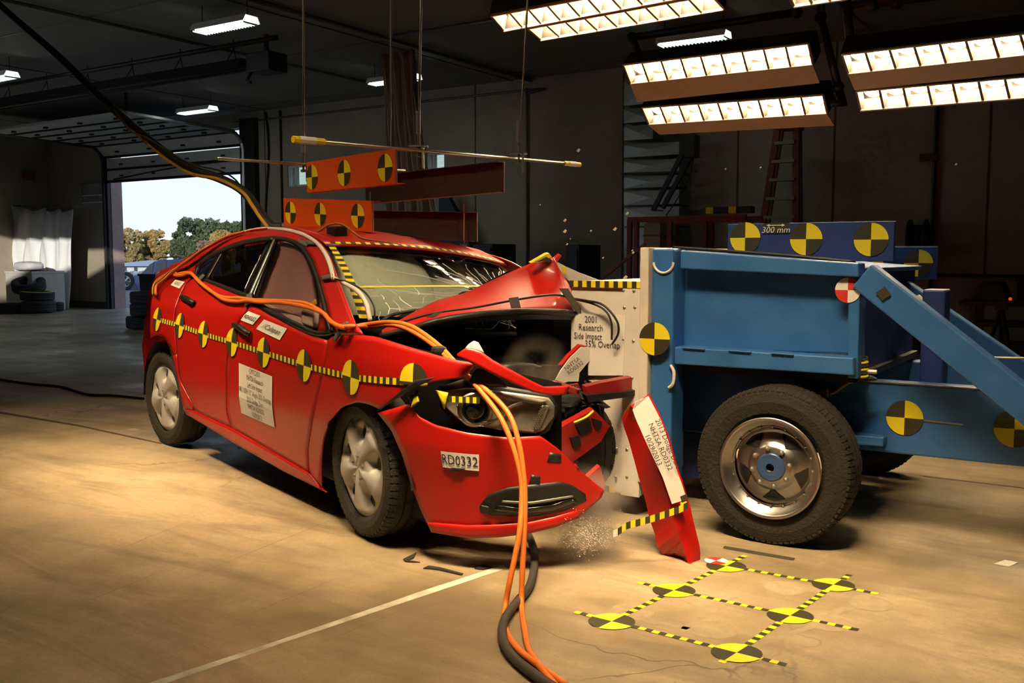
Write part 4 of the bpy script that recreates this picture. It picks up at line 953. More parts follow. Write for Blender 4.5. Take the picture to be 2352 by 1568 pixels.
# column
colp = [(1499, 570), (1548, 572), (1540, 700), (1540, 1100), (1526, 1100), (1522, 1040)]
c0, c1 = pb(1500, 800, VN + .02)[0] + .0, pb(1546, 800, VN + .02)[0]
obj('front_column', MB().box(u_pl + .012, c1, VN + .01, VN + .16, .14, ztop - .005), BLUE, cart, bevel=.012)
obj('front_column', MB().box(u_pl + .012, c1, VN + 1.45, VN + 1.6, .14, ztop - .005), BLUE, cart, bevel=.012)
ct = pb(1524, 602, VN + .005)
obj('weld_ring', MB().tube([(ct[0] + .05 * cos(t), VN + .005, ct[2] + .05 * sin(t)) for t in [pi + pi * i / 12 for i in range(13)]], .006, 6), WCB, cart)
obj('weld_patch', MB().tube(smoothp([pb(1540, 838, VN), pb(1548, 855, VN), pb(1546, 880, VN), pb(1536, 890, VN)]), .008, 6), WCB, cart)
obj('cross_head', MB().box(u_pl, c1, VN + .16, VN + 1.45, ztop - .16, ztop - .01), BLUE, cart)
# ballast box
V1 = VN + .06
def beam(name, tl, tr, br, bl, v, dv, m=BLUE): return quadbox(name, [bl, br, tr, tl], v, dv, m)
beam('top_beam', (1562, 575), (1972, 604), (1972, 636), (1562, 617), V1, .12)
beam('box_side_panel', (1556, 612), (1968, 634), (1968, 812), (1556, 800), V1 + .09, .03)
beam('bottom_beam', (1548, 796), (1960, 822), (1960, 862), (1548, 836), V1 - .02, .14)
for a in (1566, 1672, 1770):
    beam('weld_bead', (a, 795 + (a - 1548) * .063), (a + 52, 799 + (a - 1548) * .063), (a + 52, 803 + (a - 1548) * .063), (a, 799 + (a - 1548) * .063), V1 - .03, .02, BLUE)
beam('box_end_post', (1948, 630), (1976, 632), (1970, 870), (1946, 868), V1 + .03, .12)
tb = pb(1972, 606, V1); b0 = pb(1562, 590, V1)
obj('box_top', MB().hexa([(b0[0], V1 + .1, ztop - .06), (tb[0], V1 + .1, tb[2] - .04), (tb[0], V1 + 1.45, tb[2] - .04), (b0[0], V1 + 1.45, ztop - .06)], [(b0[0], V1 + .1, ztop - .03), (tb[0], V1 + .1, tb[2] - .02), (tb[0], V1 + 1.45, tb[2] - .02), (b0[0], V1 + 1.45, ztop - .03)]), BLUE, cart)
be = pb(1965, 850, V1)
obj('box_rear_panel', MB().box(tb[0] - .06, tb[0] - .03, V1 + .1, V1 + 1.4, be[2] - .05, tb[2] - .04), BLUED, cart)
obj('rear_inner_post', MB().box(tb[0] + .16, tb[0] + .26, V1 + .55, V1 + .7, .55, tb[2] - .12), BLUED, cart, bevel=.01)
obj('box_floor', MB().box(b0[0], tb[0], V1 + .05, V1 + 1.4, be[2] - .06, be[2] - .03), DKM, cart)
obj('top_edge_hose', MB().tube(smoothp([pb(1545, 568, V1 + .05), pb(1650, 575, V1 + .05), pb(1800, 586, V1 + .05), pb(1965, 602, V1 + .05)]), .008, 6), BLK, cart, smooth=True)
# main rails
VR = 4.48
rt0, rt1, rb1 = pb(1880, 867, VR), pb(2352, 900, VR), pb(2352, 1066, VR)
zrt = (rt0[2] + rt1[2]) / 2; zrb = (pb(1990, 1040, VR)[2] + rb1[2]) / 2
for v_ in (VR, VR + 1.0):
    obj('main_rail', MB().box(u_pl + .03, 1.6, v_, v_ + .12, zrb, zrt), BLUE, cart, bevel=.008)
obj('rail_edge_line', MB().bar(pb(1885, 868, VR - .004), (1.6, VR - .004, zrt), .006, .006), STEEL, cart)
for u_ in (-.2, .7, 1.5): obj('cross_member', MB().box(u_, u_ + .12, VR, VR + 1.1, zrb + .02, zrt - .02), BLUE, cart)
beam('step_bracket', (1938, 996), (2030, 1004), (2028, 1026), (1932, 1018), VR - .07, .07)
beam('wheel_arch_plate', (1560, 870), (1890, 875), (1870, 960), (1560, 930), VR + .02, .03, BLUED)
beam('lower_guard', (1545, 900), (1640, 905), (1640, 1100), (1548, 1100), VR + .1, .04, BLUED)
obj('axle_beam', MB().tube([(-1.30, 4.15, .345), (-1.30, 5.85, .345)], .05, 10), DKM, cart, smooth=True)
# diagonal braces
for v_, top in ((VN + .12, (1985, 632)), (VN + 1.30, (2060, 660))):
    a_ = pb(*top, v_); e_ = (a_[0] + .92, v_, zrt + .02)
    if v_ < 4.5: e_ = pb(2352, 925, v_)
    else: e_ = pb(2352, 862, v_)
    d_ = vnorm(vsub(e_, a_)); b_ = vadd(a_, d_, math.dist(a_, e_) * 1.12)
    obj('diagonal_brace', MB().bar(a_, b_, .10, .125), BLUE, cart, bevel=.008)
obj('hydraulic_rod', MB().tube([pb(1975, 612, VN + .3), pb(2035, 658, VN + .3)], .01, 6).tube([pb(2108, 680, VN + .8), pb(2222, 800, VN + .7)], .012, 6), STEEL, cart)
obj('rod_clevis', MB().bar(pb(2218, 795, VN + .7), pb(2262, 822, VN + .68), .04, .03), STEEL, cart)
obj('tow_cable', MB().tube([pb(2255, 820, VN + .68), pb(2400, 823, VN + .68)], .005, 5), STEEL, cart)
obj('tape_patch', MB().prism([pb(2012, 672, VN + .06), pb(2032, 658, VN + .06), pb(2046, 676, VN + .06), pb(2026, 690, VN + .06)], (0, .004, 0)), TBK, cart)
# tension spring and striped cable by the box
for k in range(6):
    c_ = pb(1976, 822 + k * 8, V1 + .12); obj('striped_spring_coil', MB().tube([vadd(c_, (.03 * cos(t), .03 * sin(t), .004 * sin(t))) for t in [2 * pi * i / 10 for i in range(11)]], .006, 5), YEL if k % 2 else TBK, cart)
obj('white_pin', MB().tube([pb(1984, 852, V1 + .12), pb(2014, 854, V1 + .12)], .01, 6), WCB, cart)
obj('brake_line', MB().tube(smoothp([pb(1830, 902, VR - .02), pb(1890, 901, VR - .02), pb(1915, 900, VR - .02), pb(1945, 880, VR - .02), pb(1985, 865, VR - .02), pb(2010, 872, VR + .06)]), .011, 6), mat('tan_hose', (.30, .25, .19), .6), cart, smooth=True)
c_ = pb(1896, 902, VR - .03); obj('line_clamp', MB().box(c_[0] - .018, c_[0] + .018, c_[1] - .02, c_[1] + .02, c_[2] - .02, c_[2] + .02), STEEL, cart, bevel=.004)
# target boards on the cart
p0, p1 = pb(1670, 602, 4.57), pb(2055, 507, 4.57)
tbn = obj('target_board', MB().box(p0[0], p1[0], 4.57, 4.60, pb(2053, 600, 4.57)[2], p1[2]), BLUED, cart, bevel=.003)
q0, q1 = pb(1985, 640, 5.77), pb(2153, 568, 5.77)
obj('target_board', MB().box(q0[0] - .6, q1[0], 5.77, 5.80, q0[2], q1[2]), BLUED, cart, bevel=.003)
obj('board_edge', MB().box(q0[0] - .6, q1[0], 5.765, 5.80, q1[2], q1[2] + .008), STEEL, cart)
def ctgt(px, py, v, r=.076, mats=None, off=.004):
    o2 = pb(px, py, v); fn = lambda x, y: (o2[0] + x, o2[1] - off, o2[2] + y)
    return obj('target_sticker', target(fn, r, 'ur', 8, rings=1), mats or [YEL, TBK], cart)
for px, py in ((1712, 546), (1852, 549), (2001, 550)): ctgt(px, py, 4.57)
ctgt(2110, 604, 5.77); ctgt(2004, 606, 5.77, .06)
ctgt(1504, 778, VN - .02, .078); ctgt(2078, 959, VR, .078); ctgt(2330, 985, VR, .078)
ctgt(1948, 666, V1 + .03, .054, [PRED, WHT])
c_ = pb(1782, 524, 4.566)
nt_ = obj('black_note_tape', MB().box(c_[0] - .062, c_[0] + .062, 4.564, 4.57, c_[2] - .024, c_[2] + .024), TBK, cart)
obj('lettering', textmb('300 mm', .042, lambda x, y: (c_[0] + x, 4.562, c_[2] - .009 + y), shear=.2), WHT, nt_)
obj('double_arrow', MB().bar((c_[0] - .035, 4.562, c_[2] + .014), (c_[0] + .035, 4.562, c_[2] + .014), .002, .004).add([(c_[0] + .045, 4.562, c_[2] + .014), (c_[0] + .03, 4.562, c_[2] + .021), (c_[0] + .03, 4.562, c_[2] + .007)], [(0, 1, 2)]).add([(c_[0] - .045, 4.562, c_[2] + .014), (c_[0] - .03, 4.562, c_[2] + .021), (c_[0] - .03, 4.562, c_[2] + .007)], [(0, 1, 2)]), WHT, nt_)
obj('rail_tape_line', MB().bar(pb(2122, 965, VR - .003), pb(2212, 975, VR - .003), .004, .007), STEEL, cart)
# wheels of the cart
BHUB = mat('blue_hub', (.04, .10, .28), .3, .2, .4, .1)
TYR2 = mat('brown_dusty_tyre', (.016, .013, .010), .8, 0, 0, .2, 16, .5, 90)
def cart_wheel(c, ax, full=True):
    wt = thing_part('wheel', cart)
    t = MB().lathe(tyre_prof(.348, .205, .218), c, ax, 64); tread(t, c, ax, .348, .205, 80)
    obj('tyre', t, TYR2, wt)
    axn = vnorm(ax); face = vadd(c, axn, .072); xx = vnorm(vcross(axn, (0, 0, 1))); yy = vcross(axn, xx)
    rim = MB().lathe([(.222, .04), (.224, .046), (.216, .048), (.206, .042), (.200, .02), (.188, .016), (.180, -.004), (.172, -.008), (.168, .004)], face, ax, 64); obj('rim', rim, ALU, wt, smooth=True)
    def dep(r_, th): return .006 - .03 * max(0, (r_ - .06)) / .1 + (.012 if r_ < .10 else 0) * 1
    d = MB(); polar(d, face, ax, [.055, .07, .085, .095, .104, .113, .122, .131, .14, .149, .157, .163, .17], dep, 90, rot=.35); obj('wheel_disc', d, ALU, wt, smooth=True)
    for k in range(5):
        th0 = 2 * pi * k / 5; pts_ = [(.100, 0)] + [(.157 - .004 * abs(i) / 4, .34 * i / 4) for i in range(-4, 5)]
        obj('wheel_opening', MB().add([vadd(vadd(vadd(face, axn, dep(r_, 0) + .004), xx, cos(th0 + a_ + .35) * r_), yy, sin(th0 + a_ + .35) * r_) for r_, a_ in pts_], [tuple(range(len(pts_)))]), BLK, wt)
    obj('hub_cap', MB().lathe([(.064, -.02), (.064, .016), (.056, .026), (.045, .018), (.02, .03), (.018, .03), (.018, .0), (.001, .0)], face, ax, 32, mf=lambda i, j: 1 if i > 4 else 0), [BHUB, BLK], wt, smooth=True)
    if full:
        for k in range(8):
            a0 = 2 * pi * k / 8 + .2; cc = vadd(vadd(vadd(face, xx, cos(a0) * .083), yy, sin(a0) * .083), axn, .012)
            obj('lug_nut', MB().lathe([(.011, 0), (.011, .014), (.001, .018)], cc, axn, 6), STEEL, wt)
        for k in range(20):
            a0 = 2 * pi * k / 20; cc = vadd(vadd(vadd(face, xx, cos(a0) * .178), yy, sin(a0) * .178), axn, .0)
            obj('rim_bolt', MB().lathe([(.006, 0), (.006, .008), (.001, .010)], cc, axn, 6), ALU, wt)
    return wt
wc = pb(1768, 1073, 4.056)
cart_wheel((wc[0], 4.16, .345), (0, -1, 0)); cart_wheel((wc[0], 5.80, .345), (0, 1, 0), False)
cart_wheel((wc[0] + 2.59, 4.16, .345), (0, -1, 0), False)

# ================================================================== torn bumper skin standing on the floor
fb = thing('torn_bumper_skin', 'red torn bumper skin standing on end on the floor in front of the cart wheel', 'car part', 'W', floorp(1575, 1298))
Y0 = 3.86
cl = [(1436, 975), (1432, 950), (1450, 930), (1470, 918), (1480, 908)]
LB = [(1583, 1303), (1545, 1290), (1512, 1255), (1510, 1230), (1497, 1195), (1487, 1150), (1470, 1090), (1462, 1060), (1448, 1010), (1432, 965), (1440, 945)]
MBp = [(1583, 1303), (1578, 1280), (1560, 1230), (1543, 1175), (1530, 1130), (1512, 1080), (1500, 1040), (1485, 990), (1470, 955), (1450, 930)]
RBp = [(1592, 1300), (1605, 1285), (1603, 1255), (1592, 1210), (1582, 1165), (1564, 1105), (1550, 1065), (1535, 1010), (1524, 980), (1513, 953), (1488, 906)]
n = 24
def yb(t): return Y0 + .10 * t
ga = [wy(p[0], p[1], yb(i / n) + .10) for i, p in enumerate(rs(LB, n))]; gm = [wy(p[0], p[1], yb(i / n)) for i, p in enumerate(rs(MBp, n))]; gb = [wy(p[0], p[1], yb(i / n) + .05) for i, p in enumerate(rs(RBp, n))]
def lift(p): return (p[0], p[1], max(p[2], .003))
ga, gm, gb = [lift(p) for p in ga], [lift(p) for p in gm], [lift(p) for p in gb]
obj('skin', MB().loft([ga, [lerp3(a, b, .5) for a, b in zip(ga, gm)], gm, [lerp3(vadd(a, (0, -.008, 0)), b, .5) for a, b in zip(gm, gb)], gb]), RED, fb, smooth=False, solid=.010)
LTp = [(1538, 1149), (1516, 1086), (1486, 1024), (1456, 957), (1447, 931), (1455, 918)]; RTp = [(1573, 1140), (1560, 1100), (1549, 1072), (1532, 1010), (1516, 964), (1486, 906)]
la = [wy(p[0], p[1], Y0 + .045 - .01 * (i / 12)) for i, p in enumerate(rs(LTp, 12))]; lb_ = [wy(p[0], p[1], Y0 + .035 - .0 * (i / 12)) for i, p in enumerate(rs(RTp, 12))]
la = [(p[0], p[1] - .055, p[2]) for p in la]; lb_ = [(p[0], p[1] - .04, p[2]) for p in lb_]
wl = obj('white_label', MB().loft([la, lb_]), WHT, fb, solid=.003)
def onl(x, y):                         # reading direction runs down the strip
    q = (1517 + x * .40 + y * .92, 1026 + x * .92 - y * .40); return wy(q[0], q[1], Y0 - .025)
obj('lettering', textmb('2013 Dodge Dart\nNHTSA RD0332\n10/29/2013', 17, onl, space=1.05), INK, wl)
tp = [(1408, 1226), (1422, 1220), (1440, 1206), (1470, 1199), (1500, 1190), (1530, 1180), (1560, 1170), (1580, 1160)]
tps = rs(tp, 16); q = MB()
for i in range(16):
    a, b = wy(tps[i][0], tps[i][1] - 8, Y0 - .03), wy(tps[i + 1][0], tps[i + 1][1] - 8, Y0 - .03); c_, d_ = wy(tps[i + 1][0], tps[i + 1][1] + 8, Y0 - .03), wy(tps[i][0], tps[i][1] + 8, Y0 - .03)
    q.add([a, b, c_, d_], [(0, 1, 2, 3)], 2 if i == 0 else i % 2)
obj('tape_streamer', q, [YEL, TBK, WHT], fb, solid=.002)
q = MB()
for i in range(2):
    z_ = [wy(x, y, Y0 - .028) for x, y in ((1562, 1140 + i * 14), (1576, 1134 + i * 14), (1580, 1148 + i * 14), (1566, 1154 + i * 14))]; q.add(z_, [(0, 1, 2, 3)], 1 - i)
obj('tape_streamer', q, [YEL, TBK], fb, solid=.002)

# ================================================================== hanging and roof-mounted target boards
RUS2 = mat('rusty_flange', (.13, .06, .035), .6, .1, 0, .4, 14)
def board(name_lab, far, near, hgt, m, orange, thick=.004, drop=0.0, parent=None):
    # far/near: top corners; C-channel with flanges turned away from the painted face
    ex = vnorm(vsub(near, far)); L_ = math.dist(far, near); nrm = vnorm(vcross(ex, (0, 0, 1)))   # to the right of travel
    up = (0, 0, 1)
    t = thing('target_board', name_lab, 'sign board', 'W', vadd(lerp3(far, near, .5), up, -hgt))
    fl = .055; s = 1 if not orange else -1
    face = [far, near, vadd(near, up, -hgt), vadd(far, up, -hgt)]
    obj('web', MB().prism(face, tuple(c * thick for c in nrm)), [m], t)
    side = -1 if orange else 1        # flanges on the back
    for z_ in (0, -hgt + .004):
        a, b = vadd(far, up, z_), vadd(near, up, z_)
        obj('flange', MB().prism([a, b, vadd(b, nrm, side * fl), vadd(a, nrm, side * fl)], (0, 0, -.004)), [m if orange else RUS2], t)
    e0 = vadd(near, ex, .001); obj('cut_edge', MB().prism([e0, vadd(e0, nrm, side * .006), vadd(vadd(e0, nrm, side * .006), up, -hgt), vadd(e0, up, -hgt)], tuple(c * .004 for c in ex)), STEEL, t)
    return t, far, ex, up, nrm, L_
def w3(px, py, Y): return wy(px, py, Y)
def board_px(lab, ft, nt_, fb_, Yf, Yn, orange, tg=None, hgt=.182):
    f, n_ = wy(ft[0], ft[1], Yf), wy(nt_[0], nt_[1], Yn)
    return board(lab, f, n_, hgt, ORG if orange else RUST, orange)
def btg(bd, us, par_h, r=.074):
    t, far, ex, up, nrm, L_ = bd
    for u_, d_ in us:
        c_ = vadd(vadd(far, ex, L_ * u_), up, -d_); off = tuple(c * .006 for c in nrm)
        obj('target_sticker', target(lambda x, y: vadd(vadd(vadd(c_, ex, x), up, y), off), r, 'ur', 8, rings=1), [YEL, TBK], t)
# nrm is cross(ex, up): ex runs toward the viewer-right, so nrm points toward the car's right (visible) side
bA = board_px('orange target board hanging from the upper rods, with three quadrant discs', (705, 373), (909, 341), 0, 5.9, 5.12, True); btg(bA, [(.07, .093), (.46, .093), (.90, .093)], 0)
bB = board_px('orange target board bolted upright on the car roof', (652, 455), (855, 461), 0, 6.2, 5.42, True, hgt=.175); btg(bB, [(.09, .09), (.45, .09), (.86, .088)], 0, .07)
bC = board_px('dark bare-steel back of the upper hanging board, right of the drape', (840, 408), (1158, 371), 0, 6.6, 5.75, False)
bD = board_px('dark bare-steel channel board standing on the far side of the car roof', (820, 483), (1096, 487), 0, 6.55, 5.75, False, hgt=.175)
for bd, nm in ((bB, 0), (bD, 1)):
    t, far, ex, up, nrm, L_ = bd
    for k in (.08, .93):
        b_ = vadd(vadd(far, ex, L_ * k), nrm, -.03 if nm == 0 else .03)
        obj('threaded_stud', MB().tube([vadd(b_, up, .05), vadd(b_, up, -.24)], .006, 6), STEEL, t)
        obj('stud_nut', MB().box(b_[0] - .014, b_[0] + .014, b_[1] - .014, b_[1] + .014, b_[2] - .215, b_[2] - .19), STEEL, t)
        obj('bracket_foot', MB().box(b_[0] - .03, b_[0] + .03, b_[1] - .03, b_[1] + .03, b_[2] - .245, b_[2] - .235).box(b_[0] - .025, b_[0] - .02, b_[1] - .03, b_[1] + .03, b_[2] - .245, b_[2] - .19), STEEL, t)
ROD = mat('plated_rod', (.45, .43, .38), .35, .9, 0, .1)
def hrod(lab, a, b, ends=True):
    t = thing('support_rod', lab, 'rod', 'W', a)
    obj('rod', MB().tube([a, b], .009, 8), ROD, t, smooth=True)
    if ends:
        d = vnorm(vsub(b, a))
        obj('yellow_end_wrap', MB().tube([vadd(a, d, -.005), vadd(a, d, .17)], .017, 8), YEL, t); obj('white_end_label', MB().tube([vadd(a, d, .03), vadd(a, d, .12)], .0185, 8), WHT, t)
        obj('yellow_end_wrap', MB().tube([vadd(b, d, -.14), vadd(b, d, .005)], .014, 8), YEL, t); obj('white_end_label', MB().tube([vadd(b, d, -.10), vadd(b, d, -.03)], .0155, 8), WHT, t)
    return t
hrod('near horizontal steel rod with yellow wrapped ends holding the hanging boards', wy(675, 320, 4.57), wy(1331, 378, 6.03))
hrod('far horizontal steel rod behind the orange hanging board', wy(500, 364, 5.45), wy(930, 392, 6.7), False)
def vrod(lab, top, bot, Y, clamp=True):
    t = thing('hanging_rod', lab, 'rod', 'W', wy(bot[0], bot[1], Y), 'rods hanging from the ceiling')
    b = wy(bot[0], bot[1], Y); k = wy(top[0], top[1], Y); d = vsub(k, b); s = (CEIL - b[2]) / d[2]; e_ = vadd(b, d, s)
    obj('rod', MB().tube([b, e_], .007, 6), ROD, t)
    if clamp:
        obj('coupling_nut', MB().tube([vadd(b, (0, 0, .12)), vadd(b, (0, 0, .24))], .014, 6), STEEL, t)
        obj('end_bolt', MB().tube([b, vadd(b, (0, 0, .015))], .018, 6), STEEL, t)
        obj('clamp_bracket', MB().box(b[0] - .05, b[0] + .05, b[1] - .03, b[1] + .03, b[2] + .05, b[2] + .058).box(b[0] + .02, b[0] + .03, b[1] - .03, b[1] + .03, b[2] - .06, b[2] + .058), STEEL, t)
    return t
vrod('thin rod hanging left of the orange hanging board, from the ceiling', (697, 0), (697, 395), 6.0)
vrod('thin rod hanging just right of the orange hanging board, ending in mid-air', (898, 0), (896, 463), 6.5, False)
vrod('thin rod hanging from the ceiling to the middle clamp of the near rod', (967, 0), (961, 360), 5.15)
vrod('thin rod hanging to the right clamp of the near rod above the dark board', (1212, 0), (1191, 374), 5.62)

# ================================================================== markers and lines on the floor
ptA, ptC, ptD = floorp(1405, 1426), floorp(1668, 1299), floorp(1692, 1498)
gx = vnorm(vsub(ptD, ptA)); gy = vnorm(vsub(ptC, ptA))
labs = ['leftmost yellow and black target disc on the floor, nearest the orange cables', 'yellow and black floor disc at the left end of the middle tape row', 'floor disc beside the torn bumper skin, overlapped by the red and white disc',
        'nearest yellow and black target disc at the bottom of the floor grid', 'yellow and black floor disc at the right end of the middle tape row', 'rightmost yellow and black floor disc, below the cart wheel']
for (px, py), lab in zip(((1405, 1426), (1548, 1355), (1668, 1299), (1692, 1498), (1815, 1413), (1914, 1342)), labs):
    o_ = floorp(px, py, .003); obj('floor_target', target(lambda x, y: vadd(vadd((o_[0], o_[1], .003), gx, x), gy, y), .0775, 'ul', 8, rings=1), [YEL, TBK], None, 'W', lab, 'target', 'yellow and black target discs on the floor')
o_ = floorp(1645, 1287, .005)
obj('floor_target', target(lambda x, y: (o_[0] + (x * .7 + y * .7), o_[1] + (-x * .7 + y * .7), .005), .048, 'ur', 8, rings=1), [WHT, PRED], None, 'W', 'small red and white target disc on the floor by the torn bumper', 'target')
for (a, b, lab) in (((1320, 1404), (1806, 1526), 'yellow and black tape strip along the nearest row of floor discs'), ((1465, 1337), (1972, 1446), 'yellow and black tape strip along the middle row of floor discs'), ((1690, 1302), (2017, 1363), 'yellow and black tape strip along the farthest row of floor discs'),
                    ((1372, 1442), (1712, 1275), 'yellow and black tape strip joining the left discs towards the bumper skin'), ((1656, 1521), (1952, 1319), 'yellow and black tape strip joining the right floor discs')):
    A_, B_ = floorp(*a, .0015), floorp(*b, .0015); e_ = vnorm(vsub(B_, A_)); n_ = (-e_[1], e_[0], 0)
    obj('floor_tape', tape(lambda s, y: vadd(vadd((A_[0], A_[1], .0015), e_, s), n_, y), math.dist(A_, B_), .024, .026), [YEL, TBK], None, 'W', lab, 'tape')
def flat(name, pts, m, z=.001, par=floor, **k):
    q = [floorp(*p_, z) for p_ in pts]
    if par is None: return obj(name, MB().add(q, [tuple(range(len(q)))]), m, None, 'W', **k)
    qb = [w2b(p_) for p_ in q]; return obj(name, MB().add(qb, [tuple(range(len(q)))]), m, par)
WORN = mat('worn_white_line', (.62, .57, .46), .8, 0, 0, .5, 9)
flat('painted_line', [(330, 1572), (372, 1572), (660, 1472), (985, 1364), (1165, 1304), (1155, 1297), (980, 1353), (640, 1470)], WORN)
DKTP = mat('dark_floor_tape', (.05, .042, .032), .7, 0, 0, .2, 20)
flat('dark_tape', [(1660, 1259), (1664, 1253), (1827, 1281), (1823, 1287)], DKTP, .0015, None, label='strip of dark tape on the floor under the cart wheel', cat='tape')
RES = mat('tape_residue', (.33, .265, .17), .8, 0, 0, .2, 20)
for (px, py, r_) in ((1290, 1365, .078), (1452, 1403, .078), (1612, 1378, .07), (1640, 1445, .078), (1802, 1350, .078), (2000, 1385, .078), (1720, 1500, .07), (1905, 1430, .075), (1350, 1322, .07)):
    c_ = w2b(floorp(px, py, .0008)); obj('residue_disc', MB().add([(c_[0] + r_ * cos(t), c_[1] + r_ * sin(t), .0008) for t in [2 * pi * i / 24 for i in range(24)]], [tuple(range(24))]), RES, floor)
for (a, b) in (((1480, 1420), (1610, 1450)), ((1560, 1450), (1690, 1370)), ((1740, 1480), (1890, 1430)), ((1850, 1430), (1985, 1385)), ((1880, 1300), (1960, 1235)), ((1310, 1350), (1370, 1322))):
    A_, B_ = floorp(*a, .0007), floorp(*b, .0007); e_ = vnorm(vsub(B_, A_)); n_ = (-e_[1], e_[0], 0); q = [w2b(vadd(A_, n_, .012)), w2b(vadd(A_, n_, -.012)), w2b(vadd(B_, n_, -.012)), w2b(vadd(B_, n_, .012))]
    obj('residue_strip', MB().add(q, [(0, 1, 2, 3)]), RES, floor)
flat('paper_square', [(2283, 1294), (2308, 1285), (2341, 1291), (2316, 1301)], WHT, .002, None, label='white paper square on the floor at the right edge', cat='paper')
flat('paper_square', [(2243, 1242), (2260, 1236), (2282, 1241), (2264, 1247)], mat('dirty_paper', (.4, .36, .3), .8), .002, None, label='grey paper square on the floor below the cart rail', cat='paper')
flat('paper_scrap', [(290, 986), (308, 983), (324, 986), (305, 989)], mat('pinkish_paper', (.6, .45, .4), .8), .002, None, label='small pink paper scrap on the floor left of the rear wheel', cat='paper')
for k, pts in enumerate(([(926, 1285), (956, 1270), (950, 1282), (936, 1288), (965, 1292), (930, 1290)], [(972, 1306), (985, 1300), (1010, 1304), (1064, 1318), (1060, 1321), (1008, 1309), (984, 1306)], [(1090, 1306), (1110, 1300), (1130, 1302), (1112, 1308)])):
    q = [floorp(a_, b_, .002) for a_, b_ in pts]
    obj('rubber_strip', MB().prism(q, (0, 0, .004)), RUB, None, 'W', ['torn black rubber strip on the floor, left of three before the bumper', 'curved black rubber strip on the floor, middle of three before the bumper', 'short black rubber strip on the floor, right of three before the bumper'][k], 'debris', 'rubber strips on the floor')
JNT = mat('floor_joint', (.09, .065, .04), .9, 0, 0, .3, 20)
for pts in ([(-10, 943), (180, 975), (372, 1017), (372, 1020), (180, 979), (-10, 948)], [(2120, 1092), (2360, 1120), (2360, 1123), (2120, 1094)]):
    flat('floor_joint', pts, JNT, .0009)
SCF = mat('tyre_scuff', (.22, .165, .10), .8, 0, 0, .4, 12)
rn = random.Random(21)
for (px, py, L_, wd_) in ((150, 1400, .5, .003), (420, 1330, .7, .003), (620, 1250, .5, .003), (520, 1430, .6, .003), (250, 1270, .5, .003), (700, 1490, .5, .003)):
    A_ = floorp(px, py, .0006); e_ = vnorm(vsub(floorp(px + 40, py - 16, .0006), A_)); n_ = (-e_[1], e_[0], 0); q = []
    for k in range(7): q.append(vadd(vadd(A_, e_, L_ * k / 6), n_, wd_ * sin(pi * k / 6) * .5 + .004 * rn.uniform(-1, 1)))
    for k in range(6, -1, -1): q.append(vadd(q[k], n_, -wd_ * sin(pi * k / 6) - .0006))
    obj('scuff_mark', MB().add([w2b(p_) for p_ in q], [tuple(range(14))]), SCF, floor)
# ================================================================== cables and hoses
def wcable(name, pts, r, m, lab, cat='cable', par=None, n=8):
    return obj(name, MB().tube(smoothp(pts, 8), r, n), m, par, 'W', lab, cat, smooth=True)
def cw(p): return tow('C', p)
belt = [(352, 668), (356, 650), (372, 636), (398, 622), (402, 632), (420, 632), (436, 626), (446, 634), (462, 650), (490, 672), (515, 688), (545, 692), (570, 690), (600, 694), (650, 695), (700, 704), (740, 718), (752, 730), (775, 748), (800, 752)]
beltb = [(354, 672), (360, 652), (378, 636), (404, 622), (406, 630), (424, 626), (442, 630), (452, 642), (470, 658), (500, 678), (525, 684), (550, 684), (575, 688), (610, 690), (660, 692), (706, 698), (746, 722), (758, 738), (784, 750), (806, 749)]
hang = [(840, 745, 4.40), (900, 740, 4.20), (950, 752, 4.10), (1010, 795, 3.95), (1060, 850, 3.80), (1110, 905, 3.70), (1150, 960, 3.62), (1180, 1030, 3.56), (1197, 1100, 3.52), (1198, 1160, 3.48), (1192, 1230, 3.42), (1172, 1330, 3.36)]
hang2 = [(845, 750, 4.40), (900, 746, 4.20), (945, 760, 4.10), (1005, 800, 3.95), (1050, 845, 3.82), (1110, 890, 3.72), (1165, 945, 3.62), (1190, 1010, 3.56), (1203, 1090, 3.52), (1206, 1160, 3.48), (1204, 1230, 3.44), (1200, 1310, 3.40)]
f1 = [(1160, 1395), (1160, 1440), (1185, 1485), (1235, 1525), (1300, 1572)]; f2 = [(1198, 1390), (1206, 1450), (1215, 1490), (1240, 1530), (1275, 1572)]
for bl, hg, fl_, lab in ((belt, hang, f1, 'orange cable draped along the car flank, the left one hanging to the floor'), (beltb, hang2, f2, 'orange cable draped along the car flank, the right one hanging to the floor')):
    pts = [cw(cs(x, y, .03)) for x, y in bl] + [wy(*h_) for h_ in hg] + [floorp(x, y, .012) for x, y in fl_]
    wcable('orange_cable', pts, .0105, ORC, lab)
wcable('floor_hose', [floorp(x, y, .02) for x, y in ((1205, 1215), (1222, 1245), (1228, 1290), (1216, 1345), (1185, 1385), (1158, 1425), (1156, 1470), (1180, 1510), (1235, 1555), (1275, 1580))], .016, mat('grey_rubber_hose', (.055, .048, .042), .7), 'dark rubber hose snaking over the floor beside the orange cables', 'hose')
tie = cw(cs(1018, 800, .05)); t_ = wy(1008, 806, 3.93)
obj('cable_tie', MB().blob(t_, (.035, .03, .022), 10, 6, pw=.7), BLK, None, 'W', 'black tape wrap holding the two orange cables together', 'tape')
oc = [(-60, -55, 10.3), (0, 12, 9.7), (130, 125, 8.9), (250, 240, 8.1), (350, 326, 7.5), (430, 383, 7.1), (500, 408, 6.85), (555, 436, 6.7), (590, 478, 6.55), (622, 518, 6.4), (650, 522, 6.35)]
wcable('overhead_cable', [wy(*q_) for q_ in oc], .032, DKM, 'thick dark cable bundle swooping from the ceiling down to the car roof')
